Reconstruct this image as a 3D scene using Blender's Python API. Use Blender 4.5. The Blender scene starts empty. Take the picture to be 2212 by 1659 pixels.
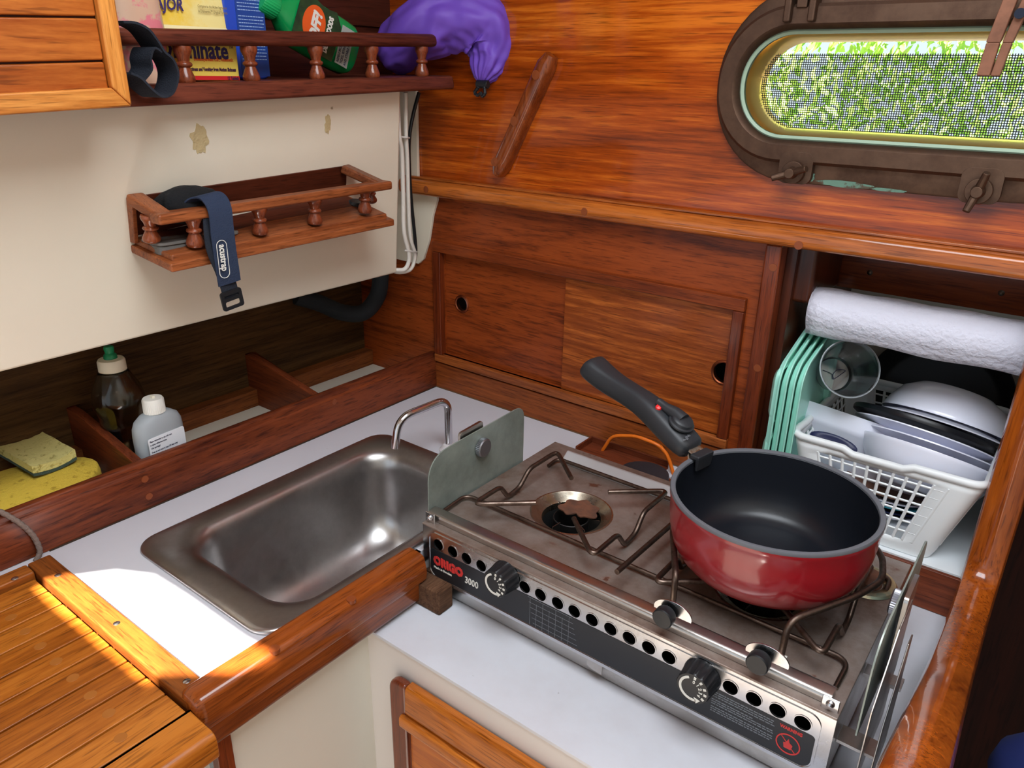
import bpy, bmesh, math, random
from mathutils import Vector, Matrix, noise
V = Vector
random.seed(4)
S = bpy.context.scene
COL = S.collection

# ------------------------------------------------------------------ camera
FPX = 1640.36
CAM = V((0.8697, -0.9266, 0.52))
def norm(v): return v / v.length
def _cal():
    cx, cy = 1106, 829.5
    d = lambda p: norm(V((p[0]-cx, -(p[1]-cy), -FPX)))
    Y = d((2462, 187)); X = -d((-1215, 119)); X = norm(X - Y*(X.dot(Y))); Z = X.cross(Y)
    R = Matrix((X, Y, Z))
    r = R @ d((946, 833)); c = -r*(0.52/-r.z)
    return R, c
ROT, CAM = _cal()
def U(px, py, ax, val):
    """point of the place seen at a pixel of the photograph, on the plane ax = val"""
    r = ROT @ norm(V((px-1106, -(py-829.5), -FPX)))
    i = 'xyz'.index(ax); t = (val-CAM[i])/r[i]
    return CAM + r*t
cd = bpy.data.cameras.new('camera'); co = bpy.data.objects.new('camera', cd); COL.objects.link(co)
cd.sensor_width = 36; cd.lens = FPX/2212*36; cd.clip_start = .01
co.matrix_world = Matrix.Translation(CAM) @ ROT.to_4x4()
S.camera = co

# ------------------------------------------------------------------ light
w = bpy.data.worlds.new('sky'); S.world = w; w.use_nodes = True
bg = w.node_tree.nodes['Background']; bg.inputs[0].default_value = (.80, .90, 1.0, 1); bg.inputs[1].default_value = 1.15
sd = bpy.data.lights.new('sun', 'SUN'); so = bpy.data.objects.new('sun', sd); COL.objects.link(so)
SUN = norm(V((.22, -.70, 1.1))); sd.energy = 42; sd.angle = math.radians(.6); sd.color = (1, .95, .86)
so.rotation_euler = SUN.to_track_quat('Z', 'Y').to_euler()
al = bpy.data.lights.new('overhead_fill_lamp', 'AREA'); al.shape = 'RECTANGLE'; al.size = .70; al.size_y = .55; al.energy = 14; al.color = (.86, .93, 1.0)
ao = bpy.data.objects.new('overhead_fill_lamp', al); COL.objects.link(ao); ao.location = (.80, -.675, 1.085)  # area lamp added overhead for metal highlights and fill
S.view_settings.view_transform = 'Standard'; S.view_settings.look = 'None'
S.view_settings.gamma = 1; S.view_settings.use_curve_mapping = False
S.view_settings.exposure = 0.0
S.cycles.use_denoising = True; S.cycles.max_bounces = 10; S.cycles.diffuse_bounces = 5
S.cycles.transparent_max_bounces = 16; S.cycles.caustics_refractive = False; S.cycles.caustics_reflective = False

# ------------------------------------------------------------------ materials
def lin(c):
    return tuple(((x/255)/12.92 if x/255 <= .04045 else ((x/255+.055)/1.055)**2.4) for x in c) + (1,)
def mat0(name):
    m = bpy.data.materials.new(name); m.use_nodes = True
    return m, m.node_tree.nodes, m.node_tree.links, m.node_tree.nodes['Principled BSDF']
def plain(name, c, rough=.5, metal=0, coat=0, bump=0, bscale=200, trans=0, ior=1.45, var=0, vscale=8, alpha=1, spec=.5, c2=None, vthr=(.4, .7)):
    m, N, L, b = mat0(name)
    col = lin(c); b.inputs['Base Color'].default_value = col; b.inputs['Roughness'].default_value = rough
    b.inputs['Metallic'].default_value = metal; b.inputs['Coat Weight'].default_value = coat; b.inputs['Coat Roughness'].default_value = .12
    b.inputs['Transmission Weight'].default_value = trans; b.inputs['IOR'].default_value = ior; b.inputs['Alpha'].default_value = alpha
    b.inputs['Specular IOR Level'].default_value = spec
    tc = N.new('ShaderNodeTexCoord')
    if var or c2:
        n = N.new('ShaderNodeTexNoise'); n.inputs['Scale'].default_value = vscale; n.inputs['Detail'].default_value = 6; n.inputs['Roughness'].default_value = .65
        L.new(tc.outputs['Object'], n.inputs['Vector'])
        r = N.new('ShaderNodeValToRGB'); r.color_ramp.elements[0].position = vthr[0]; r.color_ramp.elements[1].position = vthr[1]
        k = lin(c2) if c2 else tuple(x*(1-var) for x in col[:3]) + (1,)
        r.color_ramp.elements[0].color = col; r.color_ramp.elements[1].color = k
        L.new(n.outputs['Fac'], r.inputs[0]); L.new(r.outputs[0], b.inputs['Base Color'])
    if bump:
        n = N.new('ShaderNodeTexNoise'); n.inputs['Scale'].default_value = bscale; n.inputs['Detail'].default_value = 3
        L.new(tc.outputs['Object'], n.inputs['Vector'])
        bp = N.new('ShaderNodeBump'); bp.inputs['Strength'].default_value = bump; bp.inputs['Distance'].default_value = .002
        L.new(n.outputs['Fac'], bp.inputs['Height']); L.new(bp.outputs[0], b.inputs['Normal'])
    return m
def wood(name, dark, light, axis='x', scale=14, rough=.35, coat=.6, croug=.12, bump=.15, stretch=.07, wave=0, wear=None, mid=None):
    """varnished timber, grain along one axis"""
    m, N, L, b = mat0(name)
    tc = N.new('ShaderNodeTexCoord'); mp = N.new('ShaderNodeMapping')
    s = [1, 1, 1]; s['xyz'.index(axis)] = stretch
    mp.inputs['Scale'].default_value = s
    L.new(tc.outputs['Object'], mp.inputs['Vector'])
    n1 = N.new('ShaderNodeTexNoise'); n1.inputs['Scale'].default_value = scale; n1.inputs['Detail'].default_value = 8; n1.inputs['Roughness'].default_value = .6; n1.inputs['Distortion'].default_value = .8 + wave
    n2 = N.new('ShaderNodeTexNoise'); n2.inputs['Scale'].default_value = scale*11; n2.inputs['Detail'].default_value = 5; n2.inputs['Roughness'].default_value = .7
    L.new(mp.outputs[0], n1.inputs['Vector']); L.new(mp.outputs[0], n2.inputs['Vector'])
    mx = N.new('ShaderNodeMath'); mx.operation = 'MULTIPLY_ADD'; mx.inputs[1].default_value = .55
    L.new(n2.outputs['Fac'], mx.inputs[0])
    m2 = N.new('ShaderNodeMath'); m2.operation = 'MULTIPLY'; m2.inputs[1].default_value = .62
    L.new(n1.outputs['Fac'], m2.inputs[0]); L.new(m2.outputs[0], mx.inputs[2])
    r = N.new('ShaderNodeValToRGB'); e = r.color_ramp.elements
    e[0].position = .43; e[0].color = lin(dark); e[1].position = .70; e[1].color = lin(light)
    if mid: k = e.new(.58); k.color = lin(mid)
    L.new(mx.outputs[0], r.inputs[0]); out = r.outputs[0]
    # dark open pores
    n3 = N.new('ShaderNodeTexNoise'); n3.inputs['Scale'].default_value = scale*34; n3.inputs['Detail'].default_value = 2
    mp3 = N.new('ShaderNodeMapping'); s3 = [1, 1, 1]; s3['xyz'.index(axis)] = stretch*.8; mp3.inputs['Scale'].default_value = s3
    L.new(tc.outputs['Object'], mp3.inputs['Vector']); L.new(mp3.outputs[0], n3.inputs['Vector'])
    r3 = N.new('ShaderNodeValToRGB'); r3.color_ramp.elements[0].position = .56; r3.color_ramp.elements[1].position = .68
    r3.color_ramp.elements[0].color = (0, 0, 0, 1); r3.color_ramp.elements[1].color = (.55, .55, .55, 1)
    L.new(n3.outputs['Fac'], r3.inputs[0])
    mc = N.new('ShaderNodeMixRGB'); L.new(r3.outputs[0], mc.inputs[0]); L.new(out, mc.inputs[1]); mc.inputs[2].default_value = tuple(x*.35 for x in lin(dark)[:3]) + (1,)
    out = mc.outputs[0]
    if wear:
        nw = N.new('ShaderNodeTexNoise'); nw.inputs['Scale'].default_value = 9; nw.inputs['Detail'].default_value = 8; nw.inputs['Roughness'].default_value = .75
        L.new(mp.outputs[0], nw.inputs['Vector'])
        rw = N.new('ShaderNodeValToRGB'); rw.color_ramp.elements[0].position = .60; rw.color_ramp.elements[1].position = .68
        L.new(nw.outputs['Fac'], rw.inputs[0])
        m4 = N.new('ShaderNodeMixRGB'); L.new(rw.outputs[0], m4.inputs[0]); L.new(out, m4.inputs[1]); m4.inputs[2].default_value = lin(wear); out = m4.outputs[0]
    L.new(out, b.inputs['Base Color'])
    b.inputs['Specular IOR Level'].default_value = .18
    b.inputs['Roughness'].default_value = rough; b.inputs['Coat Weight'].default_value = coat*.85; b.inputs['Coat Roughness'].default_value = croug*.8
    bp = N.new('ShaderNodeBump'); bp.inputs['Strength'].default_value = bump; bp.inputs['Distance'].default_value = .001
    L.new(mx.outputs[0], bp.inputs['Height']); L.new(bp.outputs[0], b.inputs['Normal'])
    nc = N.new('ShaderNodeTexNoise'); nc.inputs['Scale'].default_value = 60; L.new(tc.outputs['Object'], nc.inputs['Vector'])
    bc = N.new('ShaderNodeBump'); bc.inputs['Strength'].default_value = .12; bc.inputs['Distance'].default_value = .0008
    L.new(nc.outputs['Fac'], bc.inputs['Height']); L.new(bc.outputs[0], b.inputs['Coat Normal'])
    return m
def metal(name, c, rough=.3, brush=None, stain=None, st=(.45, .7), sscale=14, bump=.05, rust=None):
    m, N, L, b = mat0(name); b.inputs['Metallic'].default_value = 1; b.inputs['Base Color'].default_value = lin(c); b.inputs['Roughness'].default_value = rough
    tc = N.new('ShaderNodeTexCoord'); out = None
    if stain:
        n = N.new('ShaderNodeTexNoise'); n.inputs['Scale'].default_value = sscale; n.inputs['Detail'].default_value = 9; n.inputs['Roughness'].default_value = .7
        L.new(tc.outputs['Object'], n.inputs['Vector'])
        r = N.new('ShaderNodeValToRGB'); r.color_ramp.elements[0].position = st[0]; r.color_ramp.elements[1].position = st[1]
        r.color_ramp.elements[0].color = lin(c); r.color_ramp.elements[1].color = lin(stain)
        L.new(n.outputs['Fac'], r.inputs[0]); out = r.outputs[0]
        rr = N.new('ShaderNodeMapRange'); rr.inputs[1].default_value = st[0]; rr.inputs[2].default_value = st[1]; rr.inputs[3].default_value = rough; rr.inputs[4].default_value = min(1, rough+.25)
        L.new(n.outputs['Fac'], rr.inputs[0]); L.new(rr.outputs[0], b.inputs['Roughness'])
        if rust:
            n2 = N.new('ShaderNodeTexNoise'); n2.inputs['Scale'].default_value = sscale*4; n2.inputs['Detail'].default_value = 6
            L.new(tc.outputs['Object'], n2.inputs['Vector'])
            r2 = N.new('ShaderNodeValToRGB'); r2.color_ramp.elements[0].position = .66; r2.color_ramp.elements[1].position = .72
            L.new(n2.outputs['Fac'], r2.inputs[0])
            mx = N.new('ShaderNodeMixRGB'); L.new(r2.outputs[0], mx.inputs[0]); L.new(out, mx.inputs[1]); mx.inputs[2].default_value = lin(rust); out = mx.outputs[0]
            im = N.new('ShaderNodeMath'); im.operation = 'SUBTRACT'; im.inputs[0].default_value = 1; im.use_clamp = True
            L.new(r2.outputs[0], im.inputs[1]); L.new(im.outputs[0], b.inputs['Metallic'])
        L.new(out, b.inputs['Base Color'])
    n = N.new('ShaderNodeTexNoise'); mp = N.new('ShaderNodeMapping')
    s = [1, 1, 1]
    if brush: s['xyz'.index(brush)] = .02
    mp.inputs['Scale'].default_value = s; L.new(tc.outputs['Object'], mp.inputs['Vector']); L.new(mp.outputs[0], n.inputs['Vector'])
    n.inputs['Scale'].default_value = 900 if brush else 60; n.inputs['Detail'].default_value = 3
    bp = N.new('ShaderNodeBump'); bp.inputs['Strength'].default_value = bump; bp.inputs['Distance'].default_value = .001
    L.new(n.outputs['Fac'], bp.inputs['Height']); L.new(bp.outputs[0], b.inputs['Normal'])
    return m

M_WALL = wood('varnished_mahogany_panel', (104, 36, 3), (204, 106, 26), 'x', 15, .3, .8, .1, .12, .045, mid=(162, 68, 9))
M_RAIL = wood('varnished_rail_timber', (105, 44, 12), (190, 104, 40), 'x', 16, .3, .9, .1, .1, .05)
M_DOOR = wood('teak_door_veneer', (80, 28, 8), (154, 70, 26), 'x', 14, .45, .35, .25, .15, .08, wave=1.2, mid=(140, 62, 22))
M_TRIM = wood('mahogany_trim', (88, 32, 12), (140, 64, 26), 'x', 20, .4, .4, .2, .1, .06)
M_TRIMZ = wood('mahogany_trim_upright', (74, 24, 10), (122, 52, 22), 'z', 20, .35, .6, .2, .1, .06)
M_CAP = wood('varnished_edge_cap', (110, 44, 10), (176, 88, 24), 'z', 12, .25, 1, .08, .06, .06)
M_FID = wood('worn_mahogany_board', (64, 22, 10), (124, 58, 28), 'y', 11, .5, .3, .3, .15, .12, wave=2.5, wear=None)
M_SHELF = wood('dark_mahogany_shelf', (66, 26, 18), (112, 54, 36), 'y', 16, .5, .2, .35, .12, .07)
M_RACK = wood('worn_teak_rack', (100, 46, 20), (164, 92, 50), 'y', 22, .45, .4, .3, .12, .07)
M_RACKD = wood('dark_rack_back', (62, 24, 12), (92, 42, 24), 'y', 18, .5, .2, .3, .12, .07)
M_BAL = wood('turned_mahogany', (92, 40, 22), (140, 68, 38), 'z', 22, .35, .7, .15, .06, .2)
M_GOLD = wood('golden_teak_frame', (170, 92, 26), (232, 158, 78), 'y', 16, .4, .5, .2, .1, .07)
M_GOLDZ = wood('golden_teak_stile', (176, 96, 28), (236, 162, 80), 'z', 16, .4, .5, .2, .1, .07)
M_LOUV = wood('orange_teak_boards', (146, 66, 14), (206, 120, 48), 'y', 9, .4, .5, .2, .1, .1)
M_GRAT = wood('oiled_teak_slats', (128, 64, 12), (190, 114, 38), 'y', 12, .42, .4, .25, .15, .08, mid=(166, 92, 24))
M_GFR = wood('teak_grating_frame', (88, 40, 12), (146, 80, 28), 'x', 16, .5, .3, .3, .15, .08)
M_EDGE = wood('varnished_counter_trim', (76, 28, 8), (146, 72, 24), 'y', 18, .3, .8, .12, .1, .06)
M_LAM = wood('dark_walnut_laminate', (46, 28, 12), (92, 64, 34), 'y', 14, .6, .05, .4, .08, .06, wave=1)
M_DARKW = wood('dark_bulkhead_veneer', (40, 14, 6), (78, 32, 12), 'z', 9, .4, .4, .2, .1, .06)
M_TNG = wood('dark_tongue_and_groove', (54, 22, 14), (84, 38, 26), 'y', 9, .5, .2, .3, .1, .06)
M_BLOCK = wood('weathered_block', (62, 40, 26), (112, 80, 58), 'y', 20, .8, 0, .4, .3, .1)
M_DOORZ = wood('door_frame_stile', (86, 34, 16), (126, 58, 28), 'z', 20, .3, .8, .12, .1, .06)
M_DOORF = wood('door_frame_rail', (124, 58, 12), (196, 112, 34), 'x', 16, .25, .9, .1, .08, .06)
M_WHITE = plain('white_laminate', (208, 208, 216), .35, coat=.2, var=.06, vscale=5)
def specks(m, c, thr=.72, scale=90, wide=.02):
    N, L = m.node_tree.nodes, m.node_tree.links; b = N['Principled BSDF']
    src = b.inputs['Base Color'].links[0].from_socket if b.inputs['Base Color'].links else None
    tc = N.new('ShaderNodeTexCoord'); n = N.new('ShaderNodeTexNoise'); n.inputs['Scale'].default_value = scale; n.inputs['Detail'].default_value = 4
    L.new(tc.outputs['Object'], n.inputs['Vector'])
    r = N.new('ShaderNodeValToRGB'); r.color_ramp.elements[0].position = thr; r.color_ramp.elements[1].position = thr+wide
    L.new(n.outputs['Fac'], r.inputs[0])
    mx = N.new('ShaderNodeMixRGB'); L.new(r.outputs[0], mx.inputs[0])
    if src: L.new(src, mx.inputs[1])
    else: mx.inputs[1].default_value = b.inputs['Base Color'].default_value
    mx.inputs[2].default_value = lin(c); L.new(mx.outputs[0], b.inputs['Base Color'])
    return m
specks(M_WHITE, (110, 100, 96), .76, 70, .02)
M_CREAM = specks(plain('cream_gelcoat', (232, 222, 202), .35, coat=.3, var=.05, vscale=3), (150, 132, 104), .74, 45, .03)
M_CREAM2 = plain('cream_cabinet_paint', (214, 210, 198), .45, var=.05, vscale=4)
M_STEEL = metal('brushed_sink_steel', (190, 188, 188), .28, None, (156, 150, 146), (.4, .75), 9, .03)
M_TOP = metal('burnt_stove_top', (172, 160, 152), .36, None, (120, 96, 82), (.36, .66), 11, .05, rust=(84, 48, 34))
for _n in M_TOP.node_tree.nodes:
    if _n.type == 'MATH' and _n.operation == 'SUBTRACT': _n.inputs[0].default_value = .62
M_SS = metal('polished_stainless', (200, 201, 204), .22, None, (168, 158, 148), (.5, .8), 10, .02)
M_SSB = metal('satin_stainless', (190, 186, 182), .28, 'x', (150, 140, 130), (.5, .8), 8, .04)
M_ROD = metal('heat_tinted_rod', (120, 104, 94), .33, None, (74, 56, 48), (.4, .65), 30, .03)
M_ALU = plain('dull_aluminium_plate', (158, 168, 160), .42, metal=.45, c2=(128, 138, 130), vscale=18)
M_CHROME = metal('chrome_tube', (210, 208, 212), .14)
M_BRONZE = metal('patinated_bronze', (104, 82, 68), .5, None, (84, 64, 54), (.4, .7), 16, .25)
M_VERD = plain('verdigris', (96, 128, 112), .8, bump=.4, bscale=120, c2=(80, 70, 56), vscale=50, vthr=(.5, .56))
M_BRASS = metal('bright_brass_liner', (214, 170, 96), .32)
M_BLACK = plain('black_plastic', (24, 25, 28), .42)
M_DECAL = plain('black_decal', (28, 29, 33), .35)
M_HANDLE = plain('soft_black_handle', (40, 42, 46), .45, bump=.03, bscale=900)
M_RED = plain('red_enamel', (146, 8, 24), .38, coat=.7, spec=.5)
M_NONSTICK = plain('dark_nonstick_coating', (20, 23, 30), .34, bump=.03, bscale=900)
M_RIMG = plain('grey_rim', (96, 98, 104), .45)
M_RUST = plain('rusty_iron', (112, 70, 50), .75, c2=(74, 50, 40), vscale=60, bump=.3, bscale=200)
M_DARK = plain('recess_shade_black', (10, 9, 8), .9)  # near-black that stands for shade inside recesses
M_INK = plain('white_print', (226, 224, 216), .5)
M_INKR = plain('red_print', (206, 54, 50), .5)
M_INKG = plain('grey_print', (118, 122, 128), .6)
M_NAVY = plain('navy_webbing', (26, 31, 42), .85, bump=.5, bscale=700)
M_NAVYB = plain('blue_webbing', (36, 48, 72), .85, bump=.5, bscale=700)
M_CABLE = plain('cable_white', (226, 220, 210), .4)
M_CABLEB = plain('cable_black', (22, 24, 26), .4)
M_HOSE = plain('black_foam_hose', (26, 30, 34), .8, bump=.3, bscale=150)
M_CLEAR = plain('clear_plastic', (236, 240, 246), .10, trans=1, ior=1.45, coat=.6)
M_SMOKE = plain('clear_bottle_plastic', (222, 218, 206), .08, trans=1, ior=1.4)
M_CAPW = plain('cream_cap', (232, 226, 206), .4)
M_GREENC = plain('green_cap', (20, 130, 84), .35)
M_FROST = plain('frosted_plastic', (198, 206, 212), .35, trans=.35, ior=1.2)
M_LABEL = plain('white_label', (236, 240, 246), .5)
M_TXT = plain('dark_print', (60, 62, 84), .6)
M_SPONGE = plain('yellow_sponge', (214, 184, 66), .9, bump=1, bscale=260, c2=(176, 146, 44), vscale=70, vthr=(.56, .64))
M_PAD = plain('pale_sponge', (214, 204, 132), .95, bump=1, bscale=300, c2=(160, 146, 78), vscale=120, vthr=(.56, .66))
M_SCOUR = plain('green_scourer', (66, 84, 78), .95, bump=1, bscale=500)
M_CORD = plain('grey_braided_cord', (122, 108, 100), .85, bump=.8, bscale=500)
M_YEL = plain('yellow_card', (236, 206, 92), .4)
M_REDC = plain('red_card', (200, 36, 40), .4)
M_BLUE = plain('blue_plastic', (34, 76, 190), .3)
M_BLUED = plain('blue_label', (30, 70, 150), .4)
M_GREEN = plain('green_plastic', (16, 150, 78), .22, trans=.12)
M_GLAB = plain('dark_green_label', (26, 50, 34), .4, c2=(44, 80, 46), vscale=60)
M_ORANGE = plain('orange_print', (226, 92, 36), .4)
M_PINK = plain('pink_package', (226, 130, 140), .25, c2=(214, 176, 150), vscale=30, vthr=(.45, .5), coat=.5)
M_PURP = plain('purple_nylon', (112, 74, 186), .55, bump=.15, bscale=90)
M_MINT = plain('mint_plastic', (172, 238, 220), .35, coat=.2)
M_BASK = plain('white_basket_plastic', (232, 236, 238), .38)
M_CHINA = plain('white_melamine', (230, 232, 246), .22, coat=.5)
M_BLKP = plain('black_plate', (20, 21, 26), .35)
M_PAN = plain('dark_grey_pan', (24, 25, 28), .5)
M_PAPER = plain('paper_towel', (222, 222, 236), .9, bump=1, bscale=170)
M_BLUEU = plain('dark_blue_silicone', (22, 30, 70), .4)
M_WIRE = plain('orange_coated_wire', (224, 112, 26), .4, c2=(90, 50, 30), vscale=70, vthr=(.68, .7))
M_CUSH = plain('blue_cushion', (20, 34, 90), .8)
M_PEG = plain('weathered_peg_wood', (138, 92, 70), .7, c2=(108, 70, 52), vscale=40)
M_DOWEL = plain('timber_plug', (132, 64, 28), .4)
M_PLUG = plain('grating_plug', (164, 98, 36), .45)
M_STAIN = plain('old_glue', (196, 176, 132), .6, bump=.6, bscale=200)
M_SCREEN = plain('insect_screen', (240, 244, 236), .6)
M_GLASS = plain('window_glass', (244, 250, 248), .02, trans=1, ior=1.02)
M_LEAF = plain('hedge_leaf', (214, 236, 120), .5, c2=(130, 186, 70), vscale=9)
M_DECK = plain('white_side_deck', (230, 228, 220), .6)
M_SCREWM = metal('aged_screw', (110, 100, 90), .4)

# ------------------------------------------------------------------ geometry helpers
LOC = {}
class G:
    def __init__(s): s.bm = bmesh.new()
    def face(s, pts):
        vs = [s.bm.verts.new(p) for p in pts]
        try: return s.bm.faces.new(vs)
        except ValueError: return None
    def hexa(s, p):
        v = [s.bm.verts.new(q) for q in p]
        for f in ((0,3,2,1), (4,5,6,7), (0,1,5,4), (1,2,6,5), (2,3,7,6), (3,0,4,7)): s.bm.faces.new([v[i] for i in f])
        return s
    def box(s, a, b):
        x0, x1 = sorted((a[0], b[0])); y0, y1 = sorted((a[1], b[1])); z0, z1 = sorted((a[2], b[2]))
        return s.hexa([V(q) for q in ((x0,y0,z0),(x1,y0,z0),(x1,y1,z0),(x0,y1,z0),(x0,y0,z1),(x1,y0,z1),(x1,y1,z1),(x0,y1,z1))])
    def beam(s, p0, p1, side, up, wd, ht):
        """bar from p0 to p1; p is the middle of its cross-section"""
        p0, p1 = V(p0), V(p1); a = norm(V(side))*wd/2; b = norm(V(up))*ht/2
        return s.hexa([p0-a-b, p0+a-b, p1+a-b, p1-a-b, p0-a+b, p0+a+b, p1+a+b, p1-a+b])
    def prism(s, poly, off):
        off = V(off); a = [s.bm.verts.new(V(p)) for p in poly]; b = [s.bm.verts.new(V(p)+off) for p in poly]
        n = len(a); s.bm.faces.new(a); s.bm.faces.new(b[::-1])
        for i in range(n): s.bm.faces.new((a[i], b[i], b[(i+1)%n], a[(i+1)%n]))
        return s
    def rings(s, rs, close=True, cap0=False, cap1=False, skip=None):
        R = [[s.bm.verts.new(V(p)) for p in r] for r in rs]; n = len(R[0])
        for i in range(len(R)-1):
            for j in range(n if close else n-1):
                if skip and skip(i, j): continue
                k = (j+1) % n
                try: s.bm.faces.new((R[i][j], R[i][k], R[i+1][k], R[i+1][j]))
                except ValueError: pass
        if cap0: s.bm.faces.new(R[0][::-1])
        if cap1: s.bm.faces.new(R[-1])
        return s
    def lathe(s, prof, M=Matrix(), seg=32, cap0=False, cap1=False, fn=None):
        rs = []
        for i, (r, z) in enumerate(prof):
            rs.append([M @ V(((r if not fn else r*fn(2*math.pi*j/seg, i))*math.cos(2*math.pi*j/seg), (r if not fn else r*fn(2*math.pi*j/seg, i))*math.sin(2*math.pi*j/seg), z)) for j in range(seg)])
        return s.rings(rs, True, cap0, cap1)
    def cyl(s, p0, p1, r, seg=24, r1=None):
        p0, p1 = V(p0), V(p1); M = frame(p0, p1-p0); l = (p1-p0).length
        return s.lathe([(r, 0), (r1 if r1 is not None else r, l)], M, seg, True, True)
    def tube(s, pts, r, seg=10, closed=False, fn=None):
        pts = [V(p) for p in pts]; n = len(pts); rs = []; ref = None
        for i, p in enumerate(pts):
            t = (pts[(i+1) % n]-pts[i-1]) if closed or 0 < i < n-1 else (pts[1]-pts[0] if i == 0 else pts[-1]-pts[-2])
            t = norm(t)
            if ref is None: ref = norm(t.orthogonal())
            else: ref = norm(ref - t*ref.dot(t))
            b = t.cross(ref); rr = r[i] if isinstance(r, (list, tuple)) else r
            rs.append([p + (ref*math.cos(2*math.pi*j/seg) + b*math.sin(2*math.pi*j/seg))*rr*(fn(i, j) if fn else 1) for j in range(seg)])
        if closed: rs.append(rs[0])
        s.rings(rs, True, not closed, not closed)
        if closed: bmesh.ops.remove_doubles(s.bm, verts=s.bm.verts, dist=1e-7)
        return s
    def ribbon(s, pts, wv, th=.0015):
        pts = [V(p) for p in pts]; n = len(pts); rs = []
        for i, p in enumerate(pts):
            t = norm(pts[min(i+1, n-1)]-pts[max(i-1, 0)]); ww = V(wv[i]) if isinstance(wv, list) else V(wv)
            nn = norm(t.cross(ww))*th/2
            rs.append([p-ww/2-nn, p+ww/2-nn, p+ww/2+nn, p-ww/2+nn])
        return s.rings(rs, True, True, True)
    def plate(s, outer, holes, O, xd, yd, th):
        """flat board with holes; th grows along xd x yd from O"""
        c = bpy.data.curves.new('tmp', 'CURVE'); c.dimensions = '2D'; c.fill_mode = 'BOTH'; c.extrude = abs(th)/2
        for pl in [outer]+list(holes):
            sp = c.splines.new('POLY'); sp.points.add(len(pl)-1); sp.use_cyclic_u = True
            for k, q in enumerate(pl): sp.points[k].co = (q[0], q[1], 0, 1)
        o = bpy.data.objects.new('tmp', c); me = bpy.data.meshes.new_from_object(o)
        xd, yd = norm(V(xd)), norm(V(yd)); zd = xd.cross(yd)
        M = Matrix.Translation(V(O)+zd*th/2) @ Matrix((xd, yd, zd)).transposed().to_4x4()
        me.transform(M); s.bm.from_mesh(me)
        bpy.data.objects.remove(o); bpy.data.curves.remove(c); bpy.data.meshes.remove(me)
        bmesh.ops.remove_doubles(s.bm, verts=s.bm.verts, dist=1e-6)
        return s
    def text(s, txt, size, O, xd, yd, th=.0003, bold=0, align='LEFT', shear=0, sx=1):
        c = bpy.data.curves.new('tmp', 'FONT'); c.body = txt; c.size = size; c.extrude = th/2; c.offset = bold; c.align_x = align; c.shear = shear
        c.resolution_u = 2
        o = bpy.data.objects.new('tmp', c); me = bpy.data.meshes.new_from_object(o)
        xd, yd = norm(V(xd)), norm(V(yd)); zd = norm(xd.cross(yd))
        M = Matrix.Translation(V(O)+zd*th/2) @ Matrix((xd*sx, yd, zd)).transposed().to_4x4()
        me.transform(M); s.bm.from_mesh(me)
        bpy.data.objects.remove(o); bpy.data.curves.remove(c); bpy.data.meshes.remove(me)
        return s
    def out(s, name, m, parent=None, bevel=0, solid=0, sub=0, ang=40, seg=2, fix=True, label=None):
        if fix: bmesh.ops.recalc_face_normals(s.bm, faces=s.bm.faces)
        if parent is not None:
            off = LOC[parent.name]
            bmesh.ops.translate(s.bm, verts=s.bm.verts, vec=-off)
        me = bpy.data.meshes.new(name); s.bm.to_mesh(me); s.bm.free()
        me.polygons.foreach_set('use_smooth', [True]*len(me.polygons))
        me.set_sharp_from_angle(angle=math.radians(ang))
        me.materials.append(m)
        o = bpy.data.objects.new(name, me); COL.objects.link(o)
        if parent is not None: o.parent = parent
        LOC[o.name] = LOC[parent.name] if parent is not None else V((0,0,0))
        if solid: k = o.modifiers.new('thickness', 'SOLIDIFY'); k.thickness = solid; k.offset = 0
        if sub: k = o.modifiers.new('smooth', 'SUBSURF'); k.levels = sub; k.render_levels = sub
        if bevel:
            k = o.modifiers.new('edge', 'BEVEL'); k.width = bevel; k.segments = seg; k.limit_method = 'ANGLE'; k.angle_limit = math.radians(35); k.harden_normals = True
        if label: o['label'] = label
        return o
def frame(o, z, x=None):
    z = norm(V(z)); x = V(x) if x is not None else z.orthogonal(); x = norm(x - z*x.dot(z)); y = z.cross(x)
    return Matrix.Translation(V(o)) @ Matrix((x, y, z)).transposed().to_4x4()
def fillet(pts, r, n=6, closed=False):
    pts = [V(p) for p in pts]; N = len(pts); out = []
    for i, p in enumerate(pts):
        if not closed and i in (0, N-1): out.append(p); continue
        a, b = pts[i-1]-p, pts[(i+1) % N]-p; rr = r[i] if isinstance(r, (list, tuple)) else r
        d = min(rr, a.length*.49, b.length*.49); q0, q1 = p+norm(a)*d, p+norm(b)*d
        for k in range(n+1):
            t = k/n; out.append(q0*(1-t)**2 + p*2*t*(1-t) + q1*t*t)
    return out
def spline(pts, n=8):
    pts = [V(p) for p in pts]; out = []
    for i in range(len(pts)-1):
        p0, p1, p2, p3 = pts[max(i-1, 0)], pts[i], pts[i+1], pts[min(i+2, len(pts)-1)]
        for k in range(n):
            t = k/n; out.append(.5*((2*p1)+(p2-p0)*t+(2*p0-5*p1+4*p2-p3)*t*t+(3*p1-p0-3*p2+p3)*t**3))
    out.append(pts[-1]); return out
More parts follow.
